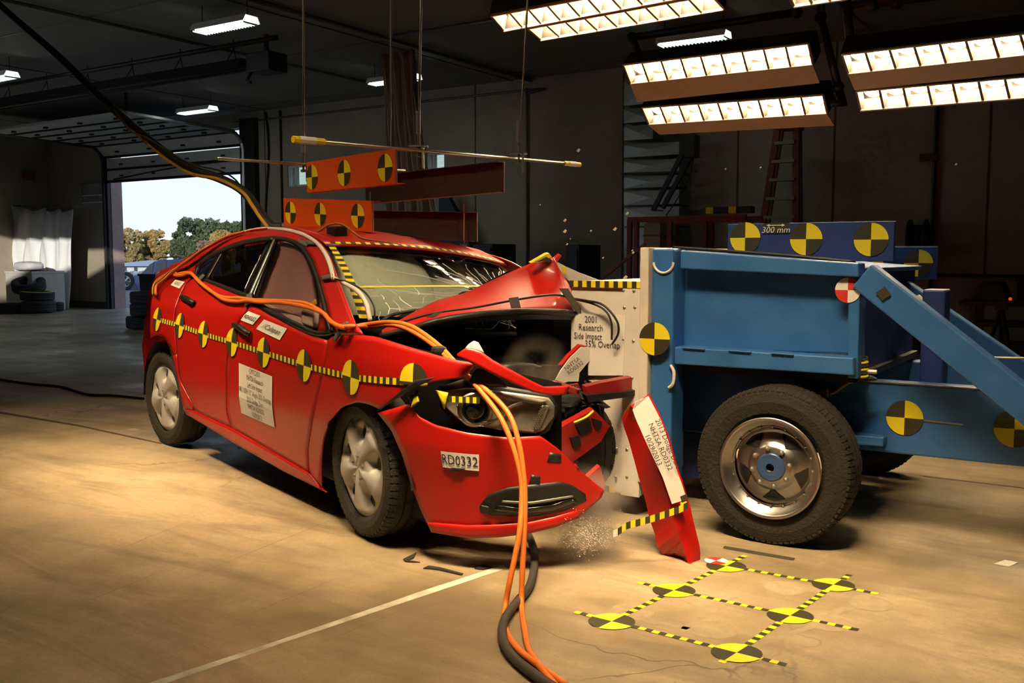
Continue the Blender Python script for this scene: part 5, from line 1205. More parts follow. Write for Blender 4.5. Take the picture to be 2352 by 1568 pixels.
wcable('yellow_cable', [wy(x, y + 9, d) for x, y, d in ((250, 240, 8.08), (350, 330, 7.45), (430, 386, 7.05), (500, 402, 6.8))] + [wy(555, 440, 6.62), wy(578, 470, 6.5), wy(596, 498, 6.42), wy(615, 522, 6.35)], .012, mat('yellow_cable', (.62, .33, .03), .5), 'yellow cable running along the overhead bundle to the roof')
wcable('thin_cable', [wy(x, y, 7.0) for x, y in ((262, 252), (300, 300), (340, 318), (430, 372), (505, 392), (540, 412), (560, 440))], .006, DKM, 'thin loose cable sagging beside the overhead bundle')
for i in range(3):
    wcable('rear_cable', [cw(cs(x, y, .035 + .01 * i)) for x, y in ((352 + i * 3, 676), (354 + i * 3, 655), (372 + i * 3, 640), (396 + i * 2, 620), (430, 600 - i), (470, 572 - i), (520, 545 - i), (560, 532))], .009, [mat('yellow_wire', (.55, .36, .04), .5), BLK, ORC][i], ['yellow wire curving over the boot and up the rear pillar', 'black wire curving over the boot and up the rear pillar', 'orange wire curving over the boot and up the rear pillar'][i])
wcable('floor_cable', [floorp(x, y, .012) for x, y in ((-20, 868), (60, 880), (140, 888), (200, 905), (260, 908), (330, 915))], .012, DKM, 'dark cable lying on the shaded floor left of the rear wheel')
# ================================================================== background objects in the hall
# ---- tan drape bundle
DRP = mat('tan_drape', (.34, .26, .175), .9, 0, 0, .2, 5)
dv_ = 11.4; q = MB(); rows = []
for (py, xl, xr) in ((108, 885, 952), (125, 866, 952), (140, 872, 955), (200, 880, 957), (300, 884, 970), (400, 888, 985), (480, 892, 998), (640, 900, 1015)):
    row = []
    for i in range(49):
        t = i / 48; c_ = bv(xl + (xr - xl) * t, py, dv_); k = sin(t * 47 + py * .01) * .05 + sin(t * 23) * .04
        row.append((c_[0], dv_ + k, c_[2]))
    rows.append(row)
obj('hanging_drape', MB().loft(rows), DRP, None, 'B', 'tan drape bunched and hanging from the ceiling behind the dark board', 'curtain', smooth=True, solid=.006)
# ---- white plastic curtain in the far left corner
PLW = mat('white_plastic_sheet', (.80, .81, .82), .35, 0, .15, .06, 3, .25, 8)
vc = 13.35; rows = []
topz = [(0, 475), (30, 473), (60, 478), (78, 486), (104, 476), (118, 487), (132, 479), (147, 488), (165, 480)]
def tz(px): return ip(px, topz)
for j in range(13):
    s = j / 12; row = []
    for i in range(70):
        px = -90 + (165 - 90 * 0 + 90) * i / 69 * 1.0
        px = -90 + 255 * i / 69
        top = bv(px, tz(px), vc); ub = bv(px - (px - 60) * .06 - 8 * max(0, (px - 100) / 65), 600, vc)[0]
        fold = (.10 * sin(px * .16) + .06 * sin(px * .37 + 1)) * (.4 + .6 * s) + .05 * sin(s * 9 + px * .2) * (1 if px < 120 else .3)
        row.append((top[0] + (ub - top[0]) * s, vc + fold, top[2] * (1 - s) + .03 * s))
    rows.append(row)
obj('plastic_curtain', MB().loft(rows), PLW, None, 'B', 'white plastic sheet curtain hanging in the far left corner', 'curtain', smooth=True, solid=.004)
a = bv(-90, 472, vc); b = bv(166, 478, vc)
obj('curtain_wire', MB().tube([(a[0], vc, a[2] + .02), (b[0], vc, b[2] + .03), (bv(250, 478, VB)[0], VB - .02, b[2] + .03)], .012, 6), DKM, None, 'B', 'dark wire the white curtain hangs on', 'wire')
# ---- carton with a plastic sack on top
c0 = bz(-40, 716); c1 = bz(86, 716); zc = bv(40, 622, c1[1])[2]
BOXM = mat('white_carton', (.60, .58, .53), .7, 0, 0, .1, 3)
ct_ = thing('white_cabinet', 'plain white box standing in front of the plastic curtain', 'box', 'B', ((c0[0] + c1[0]) / 2, c1[1], 0))
uu = c1[0]
obj('body', MB().box(uu - 1.1, uu, c1[1] - .1, c1[1] + .7, 0.02, zc), BOXM, ct_, bevel=.01); obj('lid_edge', MB().box(uu - 1.11, uu + .01, c1[1] - .11, c1[1] + .71, zc - .06, zc), BOXM, ct_, bevel=.01)
sk = bv(64, 612, c1[1] + .1)
obj('plastic_sack', MB().blob((sk[0], c1[1] + .12, zc + .11), (.36, .24, .11), 24, 12, .06, pw=.6), mat('pale_sack', (.62, .62, .64), .5, 0, 0, .15, 7, .5, 16), None, 'B', 'plump white sack lying on the white box', 'sack', smooth=True)
# ---- tyres
def tyre(label, c, ax, r, w_, m=RUB, rim=None, group=None, yellow=False):
    t = thing('loose_tyre', label, 'tyre', 'B', (c[0], c[1], max(0, c[2] - (w_ / 2 if abs(ax[2]) > .6 else r))), group)
    rim = rim or r * .6
    obj('carcass', MB().lathe(tyre_prof(r, w_, rim) + [(rim - .02, w_ * .3), (rim - .02, -w_ * .3), (rim, -w_ * .40)], c, ax, 36), m, t, smooth=True)
    tm = MB(); tread(tm, c, ax, r, w_, 40); tag(obj('tread_blocks', tm, m, t), kind='stuff')
    if yellow: obj('yellow_stripe', MB().lathe([(r * .75, w_ * .51), (r * .97, w_ * .48)], c, ax, 36), YEL, t)
    return t
G = 'loose tyres by the white box'
b0 = bz(60, 720)
tyre('tyre lying flat at the bottom of the left heap, worn tread to the front', (b0[0], b0[1] + .3, .15), (0, 0, 1), .36, .26, group=G)
tyre('yellow-striped tyre lying in the middle of the left heap', (b0[0] - .12, b0[1] + .35, .385), (.05, 0, 1), .36, .2, group=G, yellow=True)
tyre('tyre tilted on top of the left heap', (b0[0] - .45, b0[1] + .35, .62), (.25, -.25, 1), .36, .22, group=G)
tyre('small tyre lying right of the left heap, by the curtain foot', (bz(98, 716)[0], bz(98, 716)[1] + .3, .11), (0, 0, 1), .2, .2, group=G)
tyre('tyre at the left edge of the picture, beside the heap', (bz(2, 720)[0] - .1, bz(2, 720)[1] + .25, .11), (0, 0, 1), .34, .22, group=G)
b0 = bz(292, 757); G2 = 'dark tyres in front of the gate'
RUBD = mat('black_rubber', (.008, .008, .008), .85, 0, 0, .2)
for k, (dx, z_, lab) in enumerate(((-.1, .12, 'black tyre at the bottom of the dark stack before the gate'), (.12, .35, 'black tyre second from the floor in the dark stack before the gate'), (.14, .56, 'black tyre on top of the dark stack before the gate'), (.75, .12, 'black tyre lying right of the dark stack, behind the car'))):
    tyre(lab, (b0[0] + dx + .2, b0[1] + .35 - dx * .3, z_), (0, 0, 1), .39, .22, RUBD, group=G2)
c_ = bz(330, 752); zt_ = bv(330, 630, c_[1] + 1.0)[2]; zb_ = .0
dp = thing('dark_bin', 'black bin standing behind the dark tyres, hiding part of the blue car outside', 'bin', 'B', (c_[0] + .6, c_[1] + 1.2, 0))
u0, u1 = bv(320, 660, c_[1] + 1.0)[0], bv(385, 660, c_[1] + 1.0)[0]
obj('body', MB().hexa([(u0 + .06, c_[1] + 1.0, 0), (u1, c_[1] + 1.0, 0), (u1, c_[1] + 1.7, 0), (u0 + .06, c_[1] + 1.7, 0)], [(u0, c_[1] + 1.0, zt_), (u1, c_[1] + 1.0, zt_), (u1, c_[1] + 1.7, zt_), (u0, c_[1] + 1.7, zt_)]), RUBD, dp)
obj('rim', MB().box(u0 - .02, u1, c_[1] + .98, c_[1] + 1.02, zt_ - .03, zt_ + .01), RUBD, dp)
# ---- EXIT sign on the left wall
es = bv(64, 404, 12.3)
ex_ = thing('exit_sign', 'small dark EXIT sign on the left wall', 'sign', 'B', (UL + .05, 10.9, 3.0))
sp0 = ray(64, 404); t_s = None
tt = UL / (sp0[0] * UX + sp0[1] * UY); pw_ = w2b((sp0[0] * tt, sp0[1] * tt, CH + sp0[2] * tt))
obj('plate', MB().box(UL + .01, UL + .05, pw_[1] - .16, pw_[1] + .16, pw_[2] - .11, pw_[2] + .11), mat('dim_sign', (.16, .14, .11), .6), ex_)
obj('lettering', textmb('EXIT', .2, lambda x, y: (UL + .055, pw_[1] + x, pw_[2] + y)), PRED, ex_)
# ---- sheet-metal duct on the back wall
GALV = mat('sheet_metal', (.30, .33, .29), .38, .35, 0, .15, 2, .2, 5)
du = thing('sheet_metal_duct', 'grey galvanised sheet-metal duct panels on the wall behind the floodlights', 'duct', 'B', (bv(1495, 600, 13.6)[0], 13.6, 0))
ys = [178, 243, 283, 323, 362, 399, 433, 472, 520, 600, 700]
for a, b in zip(ys, ys[1:]):
    p0, p1 = bv(1433, b, 13.6), bv(1560 if a > 300 else 1500, a, 13.6)
    c_ = [(p0[0], 13.6, p0[2]), (p1[0], 13.6, p0[2]), (p1[0], 13.6, p1[2] - .012), (p0[0], 13.6, p1[2] - .012)]; mid = vadd(lerp3(c_[0], c_[2], .5), (0, -.014, 0)); q = MB()
    q.add(c_ + [mid], [(0, 1, 4), (1, 2, 4), (2, 3, 4), (3, 0, 4)]); q.add([vadd(x, (0, .4, 0)) for x in c_], [(3, 2, 1, 0)])
    for i in range(4): j = (i + 1) % 4; q.add([c_[i], c_[j], vadd(c_[j], (0, .4, 0)), vadd(c_[i], (0, .4, 0))], [(0, 1, 2, 3)])
    obj('panel', q, GALV, du)
p0, p1 = bv(1428, 399, 13.57), bv(1600, 394, 13.57); obj('seam_bar', MB().bar(p0, p1, .03, .03), DKM, du)
# ---- camera boom
bm = thing('camera_boom', 'black folded camera boom hanging in front of the sheet-metal duct', 'boom', 'B', bv(1540, 490, 12.6))
def L12(x, y, v=12.6): return bv(x, y, v)
obj('arm', MB().bar(L12(1582, 325), L12(1500, 483), .05, .06), DKM, bm); obj('arm', MB().bar(L12(1600, 335), L12(1522, 478), .05, .06), DKM, bm)
obj('head', MB().box(L12(1578, 320)[0], L12(1602, 320)[0], 12.5, 12.7, L12(1590, 362)[2], L12(1590, 310)[2]), DKM, bm, bevel=.01)
obj('pivot', MB().bar(L12(1497, 482), L12(1522, 484), .05, .02), DKM, bm); obj('mast', MB().tube([L12(1590, 320), (L12(1590, 320)[0], 12.6, CEIL)], .03, 8), DKM, bm)
obj('cable_loop', MB().tube(smoothp([L12(1595, 350), L12(1585, 400), L12(1560, 450), L12(1530, 495)]), .008, 5), DKM, bm)
obj('strut', MB().bar(L12(1550, 362), L12(1575, 366), .02, .02), DKM, bm)
# ---- red step ladder
LADR = mat('red_fibreglass', (.20, .035, .015), .5, 0, 0, .2, 4)
ld = thing('step_ladder', 'tall red step ladder with pale treads against the back wall', 'ladder', 'B', (bv(1790, 600, 13.2)[0], 13.2, 0))
def lp(x, y, v=13.2): return bv(x, y, v)
def ext(a, b): t = a[2] / (a[2] - b[2]); return lerp3(a, b, t)
for (a, b, v_) in (((1786, 295), (1754, 505), 13.2), ((1829, 292), (1828, 505), 13.2), ((1793, 300), (1764, 500), 13.6), ((1834, 295), (1836, 500), 13.6)):
    A_, B_ = lp(*a, v_), lp(*b, v_); obj('rail', MB().bar(A_, ext(A_, B_), .05, .085), LADR, ld)
for y in (330, 372, 414, 457, 499, 541, 583, 625): 
    x0 = 1786 - (y - 295) * .152 + 2; a, b = lp(x0, y), lp(1828, y); obj('tread', MB().box(a[0], b[0], 13.12, 13.24, a[2] - .02, a[2] + .02), mat('pale_tread', (.30, .29, .24), .6), ld)
    obj('tread_brace', MB().bar(lp(x0 - 2, y + 10), lp(x0 + 8, y + 3), .012, .012), STEEL, ld)
obj('top_cap', MB().box(lp(1785, 290)[0], lp(1832, 290)[0], 13.1, 13.5, lp(1800, 296)[2], lp(1800, 286)[2]), LADR, ld)
# ---- red storage rack
rk = thing('red_rack', 'low red steel rack behind the cart front, with striped bars on top', 'rack', 'B', (bv(1580, 600, 11.4)[0], 11.4, 0))
def r11(x, y, v=11.4): return bv(x, y, v)
for (x, v_) in ((1447, 11.4), (1462, 12.0), (1539, 11.4), (1555, 12.0), (1620, 11.4), (1634, 12.0), (1712, 11.4), (1724, 12.0)):
    a = r11(x, 505, v_); obj('post', MB().box(a[0] - .03, a[0] + .03, v_ - .03, v_ + .03, 0, a[2]), LADR, rk)
a, b = r11(1443, 505), r11(1714, 494); zt_ = (a[2] + b[2]) / 2
for v_ in (11.4, 12.0): obj('top_beam', MB().bar((a[0], v_, a[2]), (b[0], v_, a[2]), .05, .07), LADR, rk)
obj('shelf', MB().box(a[0], b[0], 11.4, 12.0, .75, .79), LADR, rk)
q = MB(); a2, b2 = r11(1622, 498), r11(1727, 494); L_ = b2[0] - a2[0]
for i in range(6): q.box(a2[0] + L_ * i / 6, a2[0] + L_ * (i + 1) / 6, 11.38, 11.5, zt_ + .04, zt_ + .12, 0 if i not in (0, 3) else 1)
obj('striped_bar', q, [DKM, YEL], None, 'B', 'dark striped bar lying on the red rack', 'bar')
c_ = r11(1496, 560); zz_ = r11(1496, 512)[2]
cb = thing('carton_stack', 'pale carton standing in the red rack with a red cord round it', 'carton', 'B', (c_[0], 11.7, .79))
obj('box', MB().box(r11(1475, 560)[0], r11(1512, 560)[0], 11.45, 11.95, .79, zz_), mat('pale_carton', (.34, .28, .24), .8), cb); obj('cord', MB().box(r11(1475, 560)[0] - .01, r11(1512, 560)[0] + .01, 11.44, 11.96, zz_ - .17, zz_ - .15), LADR, cb)
# dark things far behind the hood
for k, (x0, x1, y0, y1, lab) in enumerate(((1322, 1352, 562, 640, 'dark grey cabinet against the wall behind the hood peak'), (1110, 1155, 560, 600, 'dark machine behind the car roof, left of the hood peak'))):
    a, b = bv(x0, y1, 13.2), bv(x1, y0, 13.2)
    t = thing('dark_cabinet', lab, 'cabinet', 'B', ((a[0] + b[0]) / 2, 13.2, 0)); obj('body', MB().box(a[0], b[0], 12.9, 13.6, 0.05, b[2]), DKM, t, bevel=.01); obj('door', MB().box(a[0] + .03, b[0] - .03, 12.88, 12.9, .12, b[2] - .06), DKM, t); obj('plinth', MB().box(a[0] + .02, b[0] - .02, 12.95, 13.55, 0, .05), DKM, t)
# blue tarpaulin wedge behind the lower dark board
a = [bv(x, y, 13.9) for x, y in ((1008, 640), (1008, 450), (1028, 450), (1046, 485), (1110, 640))]
obj('folded_tarpaulin', MB().prism(a, (0, .12, 0)), mat('navy_tarp', (.015, .02, .045), .6), None, 'B', 'dark navy folded tarpaulin leaning on the wall behind the roof board', 'tarpaulin')
# ---- right-hand bench, tripod, reel
bn = thing('work_bench', 'dark work bench against the back wall at the far right', 'bench', 'B', (bv(2290, 760, 12.6)[0], 12.6, 0))
a, b = bv(2205, 690, 12.4), bv(2460, 690, 12.4)
obj('top', MB().box(a[0], b[0], 12.3, 13.1, a[2] - .05, a[2]), DKM, bn)
for u_ in (a[0] + .15, b[0] - .1):
    for v_ in (12.36, 13.02): obj('leg', MB().box(u_ - .035, u_ + .035, v_ - .035, v_ + .035, 0, a[2] - .05), DKM, bn)
obj('shelf', MB().box(a[0] + .15, b[0] - .1, 12.4, 13.0, .45, .5), DKM, bn)
p0, p1 = bv(2232, 690, 12.7), bv(2305, 646, 12.7)
mc = thing('bench_machine', 'dark covered machine with a tiny red lamp on the bench', 'machine', 'B', ((p0[0] + p1[0]) / 2, 12.7, a[2]))
obj('cover', MB().hexa([(p0[0], 12.5, a[2]), (p1[0] + .1, 12.5, a[2]), (p1[0] + .1, 12.95, a[2]), (p0[0], 12.95, a[2])], [(p0[0] + .12, 12.55, p1[2]), (p1[0], 12.55, p1[2]), (p1[0], 12.9, p1[2]), (p0[0] + .12, 12.9, p1[2])]), DKM, mc, bevel=.02)
obj('lid', MB().box(p0[0] + .1, p1[0] + .14, 12.53, 12.92, p1[2], p1[2] + .03), DKM, mc)
rl = bv(2317, 691, 12.3); obj('red_lamp', MB().blob((rl[0], 12.45, a[2] + .03), (.02, .02, .02), 8, 6), mat('red_indicator', (.5, .02, .01), .4, emit=(1, .1, .03), estr=.6), mc)
p0, p1 = bv(2336, 690, 12.6), bv(2420, 632, 12.6)
kb = thing('black_cupboard', 'black box on the bench, cut by the right edge', 'box', 'B', ((p0[0] + p1[0]) / 2, 12.7, a[2])); obj('body', MB().box(p0[0], p1[0], 12.5, 13.0, a[2], p1[2]), RUBD, kb, bevel=.01); obj('door', MB().box(p0[0] + .02, p1[0] - .02, 12.48, 12.5, a[2] + .03, p1[2] - .03), RUBD, kb)
tp_ = thing('tripod', 'dark tripod standing before the bench at the far right', 'tripod', 'B', (bv(2298, 790, 12.0)[0], 12.0, 0)); th_ = bv(2300, 705, 12.0)
for (x, v_) in ((2256, 11.9), (2303, 12.2), (2330, 11.8)):
    f_ = bv(x, 800, v_); obj('leg', MB().bar(th_, (f_[0], v_, 0.01), .04, .03), DKM, tp_)
obj('head', MB().box(th_[0] - .06, th_[0] + .06, 11.94, 12.06, th_[2] - .03, th_[2] + .05), DKM, tp_)
rc = bv(2108, 548, 13.9); rlx = thing('cable_reel', 'dark cable reel hanging on the wall above the right target board', 'reel', 'B', (rc[0], 13.9, rc[2] - .3))
for d in (-.1, .1): obj('flange', MB().lathe([(.03, -.012), (.26, -.012), (.26, .012), (.03, .012)], (rc[0] + d, 13.9, rc[2]), (1, 0, 0), 24), DKM, rlx)
obj('wound_cable', MB().lathe([(.16, -.09), (.19, -.03), (.19, .03), (.16, .09)], (rc[0], 13.9, rc[2]), (1, 0, 0), 24), RUBD, rlx)
p0 = bv(2150, 632, VB - .05); obj('wall_rail', MB().tube([(p0[0] - .3, VB - .05, p0[2]), (p0[0] + 6, VB - .05, p0[2])], .022, 8), DKM, None, 'B', 'dark horizontal pipe along the back wall behind the right board', 'pipe')
a = bv(1376, 645, 9.6); b = bv(1482, 560, 9.6); obj('wooden_pole', MB().bar(a, b, .03, .03), mat('brown_wood', (.16, .11, .07), .7), None, 'B', 'thin wooden pole leaning behind the barrier block', 'pole')
# tarp strip along the wall foot
p0, p1 = bv(2085, 780, 14.0), bv(2400, 785, 14.0)
obj('brown_tarpaulin', MB().box(p0[0] - 1.5, p1[0] + 1, 13.6, 14.1, 0.0, .12), WALD, None, 'B', 'low brown bundle along the foot of the back wall behind the cart', 'tarpaulin', bevel=.04)

# ================================================================== outside the gate
GRS = mat('dry_lawn', (.16, .17, .06), .9, 0, 0, .3, .8, .3, 20)
ASP = mat('asphalt', (.13, .13, .13), .9, 0, 0, .15, 2)
st('yard', MB().box(-75, 10, VB + .36, VB + 32, -.25, -.05), ASP); st('lawn', MB().box(-160, 60, VB + 32, 190, -.3, -.05), GRS)
ODARK = mat('window_dark', (.05, .06, .08), .2)
def hou(label, x0, x1, eave, ridge, base, Y, wm, rm, wins):
    a, b = wy(x0, eave, Y), wy(x1, eave, Y); zr = wy(x0, ridge, Y)[2]; t = thing('house', label, 'house', 'W', ((a[0] + b[0]) / 2, Y, -.05)); D = 8
    obj('walls', MB().box(a[0], b[0], Y, Y + D, -.1, a[2]), wm, t)
    q = MB(); e_ = .4; q.add([(a[0] - e_, Y - e_, a[2]), (b[0] + e_, Y - e_, a[2]), (b[0] + e_, Y + D + e_, a[2]), (a[0] - e_, Y + D + e_, a[2]), (a[0] + 1.5, Y + D / 2, zr), (b[0] - 1.5, Y + D / 2, zr)], [(0, 1, 5, 4), (1, 2, 5), (2, 3, 4, 5), (3, 0, 4), (3, 2, 1, 0)])
    obj('roof', q, rm, t)
    for (p, r_, s, u_) in wins:
        c_, d_ = wy(p, u_, Y), wy(r_, s, Y); wn_ = obj('window', MB().box(c_[0], d_[0], Y - .05, Y, c_[2], d_[2]), ODARK, t); obj('pane', MB().box(c_[0] + .1, d_[0] - .1, Y - .07, Y - .05, c_[2] + .1, d_[2] - .1), GLS, wn_)
    return t
SHN = mat('grey_shingle', (.36, .37, .42), .8, 0, 0, .1, 1); SHD = mat('dark_shingle', (.17, .16, .17), .8, 0, 0, .1, 1)
SID = mat('pale_siding', (.52, .55, .60), .7, 0, 0, .06, 1, stretch=(1, 1, 12))
h1 = hou('long pale house with grey roof beyond the yard', 235, 352, 611, 598, 650, 62, SID, SHN, [(276, 291, 614, 626), (309, 316, 613, 627)])
h2 = hou('far house with a dark roof and a small vent above the blue car', 398, 520, 590, 578, 600, 95, SID, SHD, []); v0 = wy(436, 580, 98); obj('roof_vent', MB().tube([(v0[0], 98, v0[2] - .5), (v0[0], 98, v0[2] + .35)], .1, 8), WHT, h2)
FNC = mat('weathered_fence', (.17, .16, .16), .9, 0, 0, .2, 3)
fa, fb2 = wy(255, 640, 52), wy(345, 640, 52); fz = wy(300, 624, 52)[2]
fn_ = thing('garden_fence', 'grey board fence in front of the pale house', 'fence', 'W', ((fa[0] + fb2[0]) / 2, 52, -.05)); nb = 14
for i in range(nb):
    x = fa[0] + (fb2[0] - fa[0]) * i / nb; wd_ = (fb2[0] - fa[0]) / nb; obj('board', MB().box(x, x + wd_ * .96, 52, 52.03, -.05, fz + .03 * (i % 3)), FNC, fn_)
# trees
LEAFS = {'y': mat('yellow_leaves', (.33, .26, .11), .8, 0, 0, .5, .8), 'g': mat('green_leaves', (.085, .11, .05), .8, 0, 0, .6, .7), 'o': mat('golden_leaves', (.40, .28, .10), .8, 0, 0, .4, .8), 'b': mat('brown_twigs', (.2, .13, .09), .8, 0, 0, .4, .8)}
BARK = mat('bark', (.09, .07, .05), .9)
def tree(label, px, top, wpx, Y, kind, seed, bot=None):
    rn = random.Random(seed); c_ = wy(px, top, Y); H_ = c_[2]; rad = wpx / 2 * Y / F; t = thing('tree', label, 'tree', 'W', (c_[0], Y, -.05), 'trees beyond the yard')
    obj('trunk', MB().tube([(c_[0], Y, -.1), (c_[0] + .1, Y, H_ * .3), (c_[0], Y, H_ * .75)], [.25, .2, .06], 8), BARK, t)
    q = MB(); lo = H_ * .12; cl_ = []
    for k in range(60):
        h_ = rn.uniform(.05, .93); rr = rad * (.95 * sqrt(max(.05, 1 - abs(h_ - .42) ** 1.6 * 2.0))); a_ = rn.uniform(0, 2 * pi); f_ = sqrt(rn.random()); cl_.append((c_[0] + cos(a_) * rr * f_, Y + sin(a_) * rr * f_, lo + (H_ - lo) * h_, rad * rn.uniform(.14, .32)))
    cl_.append((c_[0], Y, H_ - rad * .2, rad * .22))
    for (x, y, z, r_) in cl_:
        for k in range(170):
            u_, v_, w_ = rn.gauss(0, 1), rn.gauss(0, 1), rn.gauss(0, 1); l_ = sqrt(u_ * u_ + v_ * v_ + w_ * w_) or 1; r2 = r_ * rn.uniform(.6, 1.05)
            p = (x + u_ / l_ * r2, y + v_ / l_ * r2, z + w_ / l_ * r2 * .85); s_ = rn.uniform(.10, .24) * max(.8, rad / 3.0); e1 = (rn.uniform(-1, 1) * s_, rn.uniform(-1, 1) * s_, rn.uniform(-1, 1) * s_); e2 = (rn.uniform(-1, 1) * s_, rn.uniform(-1, 1) * s_, rn.uniform(-1, 1) * s_)
            q.add([vadd(p, e1, -1), vadd(p, e2, -1), vadd(p, e1), vadd(p, e2)], [(0, 1, 2, 3)])
    tag(obj('foliage', q, LEAFS[kind], t), kind='stuff')
tree('yellow autumn tree at the left side of the gate opening', 292, 524, 75, 85, 'y', 1)
tree('golden autumn tree in the middle of the gate opening', 352, 528, 70, 88, 'o', 2)
tree('smaller yellow tree between the golden tree and the tall green tree', 325, 552, 60, 92, 'y', 8)
tree('tall dark green tree behind the blue car', 455, 502, 130, 90, 'g', 3)
tree('dark green tree right of the tall one, partly behind the car roof', 520, 508, 80, 95, 'g', 4)
tree('green tree at the right edge of the gate opening', 562, 505, 40, 96, 'g', 5)
tree('low bright yellow bush tree just above the car roof line', 508, 530, 62, 76, 'o', 6)
tree('low green tree in front of the tall green tree', 415, 545, 60, 84, 'g', 9)
tree('leafless brownish tree beside the car rear pillar', 478, 556, 56, 72, 'b', 7)
# ---- blue SUV parked outside
SUVB = mat('blue_suv_paint', (.03, .075, .26), .3, .2, .8, .05); SUVG = mat('suv_glass', (.02, .03, .05), .08, 0, .6, .1); CLADD = mat('grey_suv_cladding', (.07, .075, .085), .5)
YS = 38.0
suv = thing('parked_suv', 'blue off-road car with roof rails parked outside the gate', 'car', 'W', (wy(370, 690, YS)[0], YS, -.05))
def sv(px, py, Y=YS): return wy(px, py, Y)
body = [(274, 672), (276, 655), (284, 643), (300, 634), (322, 628), (345, 606), (352, 600), (368, 597), (430, 594), (448, 598), (452, 640), (452, 680), (400, 684), (330, 684), (312, 684)]
obj('body', MB().prism([sv(*p_) for p_ in body], (0.5, 1.75, 0)), SUVB, suv, bevel=.06)
for nm, pts in (('window', [(326, 627), (345, 606), (354, 602), (350, 627)]), ('window', [(355, 627), (359, 603), (382, 600), (382, 626)]), ('window', [(388, 625), (390, 600), (408, 599), (410, 624)]), ('window', [(415, 624), (414, 599), (440, 597), (444, 622)])):
    obj(nm, MB().prism([sv(*p_, YS - .02) for p_ in pts], (0, .05, 0)), SUVG, suv)
obj('cladding', MB().prism([sv(*p_, YS - .04) for p_ in ((276, 668), (284, 652), (296, 652), (304, 664), (312, 684), (450, 684), (450, 672), (330, 672), (318, 668), (306, 648), (288, 645), (276, 656))], (0, .1, 0)), CLADD, suv)
obj('roof_rail', MB().tube(smoothp([sv(362, 596, YS + .15), sv(370, 591, YS + .15), (sv(400, 590, YS + .15)), sv(412, 590, YS + .15), sv(417, 594, YS + .15)]), .03, 6), BLK, suv)
obj('door_mirror', MB().blob(sv(313, 628, YS - .2), (.1, .09, .09), 12, 8, pw=.7), WHT, suv, smooth=True)  # white puts the sunlight on the mirror into its colour
for px in (289, 425):
    c_ = sv(px, 676, YS); wl_ = thing_part('wheel', suv); obj('tyre', MB().lathe(tyre_prof(.36, .22, .22), (c_[0], YS + .05, .31), (0, -1, 0), 32), RUB, wl_, smooth=True)
    hm = MB(); polar(hm, (c_[0], YS - .03, .31), (0, -1, 0), [.02, .07, .1, .16, .2, .225], lambda r_, t_: 0, 50, lambda r_, t_: 1 if (t_ % (2 * pi / 5)) / (2 * pi / 5) > .45 and .08 < r_ < .2 else 0); obj('rim', hm, [SIL, BLK], wl_)
# ================================================================== flying debris and dust
chips = [((1328, 345), 9, 4.9), ((1440, 490), 8, 5.0), ((1297, 506), 8, 4.8), ((1297, 531), 9, 4.7), ((1357, 530), 5, 4.9), ((1412, 526), 9, 4.7), ((1302, 561), 5, 4.7), ((1454, 580), 6, 4.8), ((1436, 637), 10, 4.4), ((1452, 575), 5, 4.6), ((1240, 470), 4, 4.9), ((1746, 385), 5, 5.5), ((1666, 388), 5, 5.5), ((2196, 378), 6, 6.0), ((1385, 592), 5, 4.6), ((1310, 548), 4, 4.8), ((745, 1148), 7, 4.1), ((548, 1020), 12, 5.1)]
CHP = mat('pale_fragment', (.75, .72, .64), .6)
where = ['above the hood, highest of the flying fragments', 'beside the red rack above the cart column', 'in the dark above the hood peak', 'just above the hood peak', 'right of the hood peak', 'between the hood peak and the rack, angular', 'low over the hood peak tape', 'left of the cart column top', 'over the tape edge of the barrier block, ragged', 'tiny, close to the column top', 'tiny, below the near rod end', 'under the middle floodlight bank, by the ladder', 'left of the ladder under the floodlights', 'right of the wall junction box', 'above the striped barrier tape', 'tiny, between peak and barrier', 'on the floor just behind the front wheel', 'on the floor under the car sill']
for i, ((px, py), s_, Y) in enumerate(chips):
    rn = random.Random(i); onf = i >= 16
    c_ = floorp(px, py, .01) if onf else wy(px, py, Y); k = s_ / 2 / F * Y
    q = [vadd(c_, (rn.uniform(-1, 1) * k, rn.uniform(-.5, .5) * k, rn.uniform(-1, 1) * k * (0.2 if onf else 1))) for _ in range(4)]
    q = [vadd(c_, (-k, 0, -.3 * k)), vadd(c_, (.2 * k, .3 * k, -k if not onf else -.2 * k)), vadd(c_, (k, 0, .2 * k)), vadd(c_, (.1 * k, -.2 * k, .8 * k if not onf else .3 * k))]
    obj('debris_chip', MB().prism(q, (.2 * k, .5 * k, .2 * k)), CHP, None, 'W', 'pale debris chip ' + where[i], 'debris', 'pale debris chips')
sp_m = MB(); rn = random.Random(11)
for i in range(1300):
    a_ = rn.gauss(0, 1); b_ = rn.gauss(0, 1); px, py = 1345 + a_ * 28, 1228 + b_ * 24; c_ = wy(px, py, 3.85 + rn.uniform(-.12, .12))
    if c_[2] < .004: continue
    k = rn.uniform(.0012, .0032); sp_m.add([vadd(c_, (k, 0, 0)), vadd(c_, (-k, 0, k)), vadd(c_, (0, k, -k)), vadd(c_, (0, -k, 0))], [(0, 1, 2), (0, 1, 3), (1, 2, 3), (0, 2, 3)])
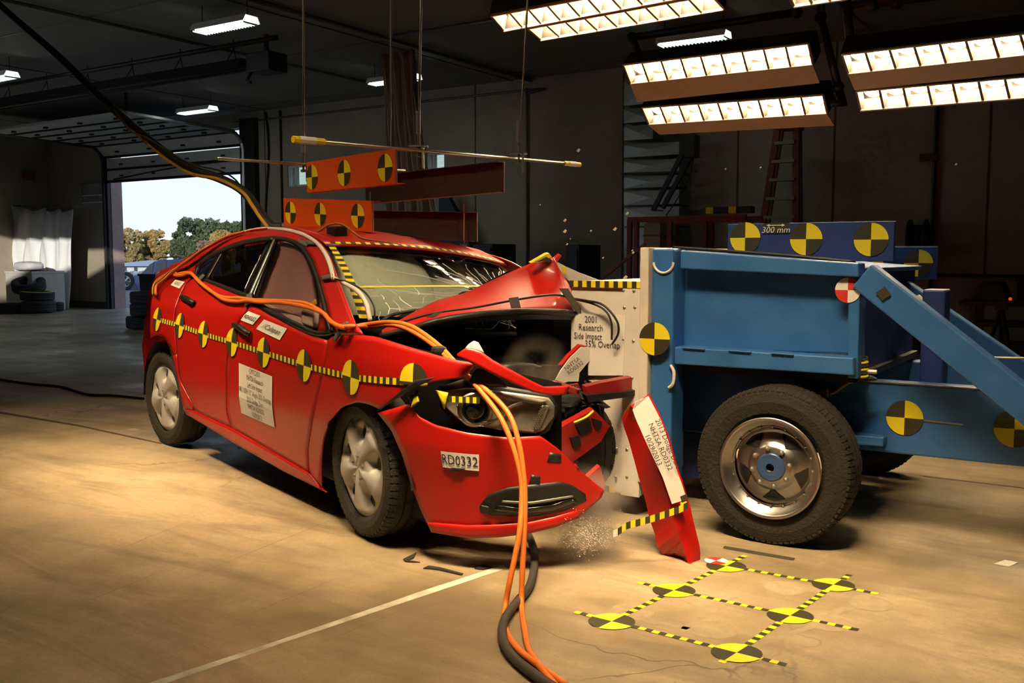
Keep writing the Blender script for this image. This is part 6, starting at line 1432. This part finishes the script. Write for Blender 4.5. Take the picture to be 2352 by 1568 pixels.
obj('glass_dust', sp_m, mat('glass_dust', (.85, .74, .66), .5), None, 'W', 'spray of fine glass dust falling in front of the bumper', 'dust', kind='stuff')
def puff(name, c_, r_, dens, label, col=(.75, .65, .55)):
    m = bpy.data.materials.new(name); m.use_nodes = True; n = m.node_tree.nodes; L = m.node_tree.links; n.clear(); o = n.new('ShaderNodeOutputMaterial'); v = n.new('ShaderNodeVolumePrincipled')
    t = n.new('ShaderNodeTexCoord'); ln = n.new('ShaderNodeVectorMath'); ln.operation = 'LENGTH'
    mp = n.new('ShaderNodeMapping'); mp.inputs['Scale'].default_value = tuple(1 / x for x in r_); L.new(t.outputs['Object'], mp.inputs[0]); mp.inputs['Location'].default_value = (0, 0, -1.0)
    L.new(mp.outputs[0], ln.inputs[0]); mr = n.new('ShaderNodeMapRange'); mr.inputs[1].default_value = 1; mr.inputs[2].default_value = .1; mr.inputs[3].default_value = 0; mr.inputs[4].default_value = 1; L.new(ln.outputs['Value'], mr.inputs[0])
    no = n.new('ShaderNodeTexNoise'); no.inputs['Scale'].default_value = 6; no.inputs['Detail'].default_value = 4; L.new(t.outputs['Object'], no.inputs['Vector']); m2 = n.new('ShaderNodeMapRange'); m2.inputs[1].default_value = .38; m2.inputs[2].default_value = .7; m2.inputs[4].default_value = dens; L.new(no.outputs['Fac'], m2.inputs[0])
    mu = n.new('ShaderNodeMath'); mu.operation = 'MULTIPLY'; L.new(mr.outputs[0], mu.inputs[0]); L.new(m2.outputs[0], mu.inputs[1]); L.new(mu.outputs[0], v.inputs['Density']); v.inputs['Color'].default_value = col + (1,); L.new(v.outputs[0], o.inputs['Volume'])
    obj(name, MB().blob(c_, r_, 20, 12), m, None, 'W', label, 'smoke', kind='stuff', org=vadd(c_, (0, 0, -r_[2])))
puff('dust_puff', wy(1330, 1190, 3.95), (.28, .2, .24), 22.0, 'dust puff rising from the floor in front of the bumper')
puff('smoke_puff', cw(cx(1235, 850, 1.72)), (.18, .16, .18), 6.0, 'grey smoke puff over the crushed engine bay')
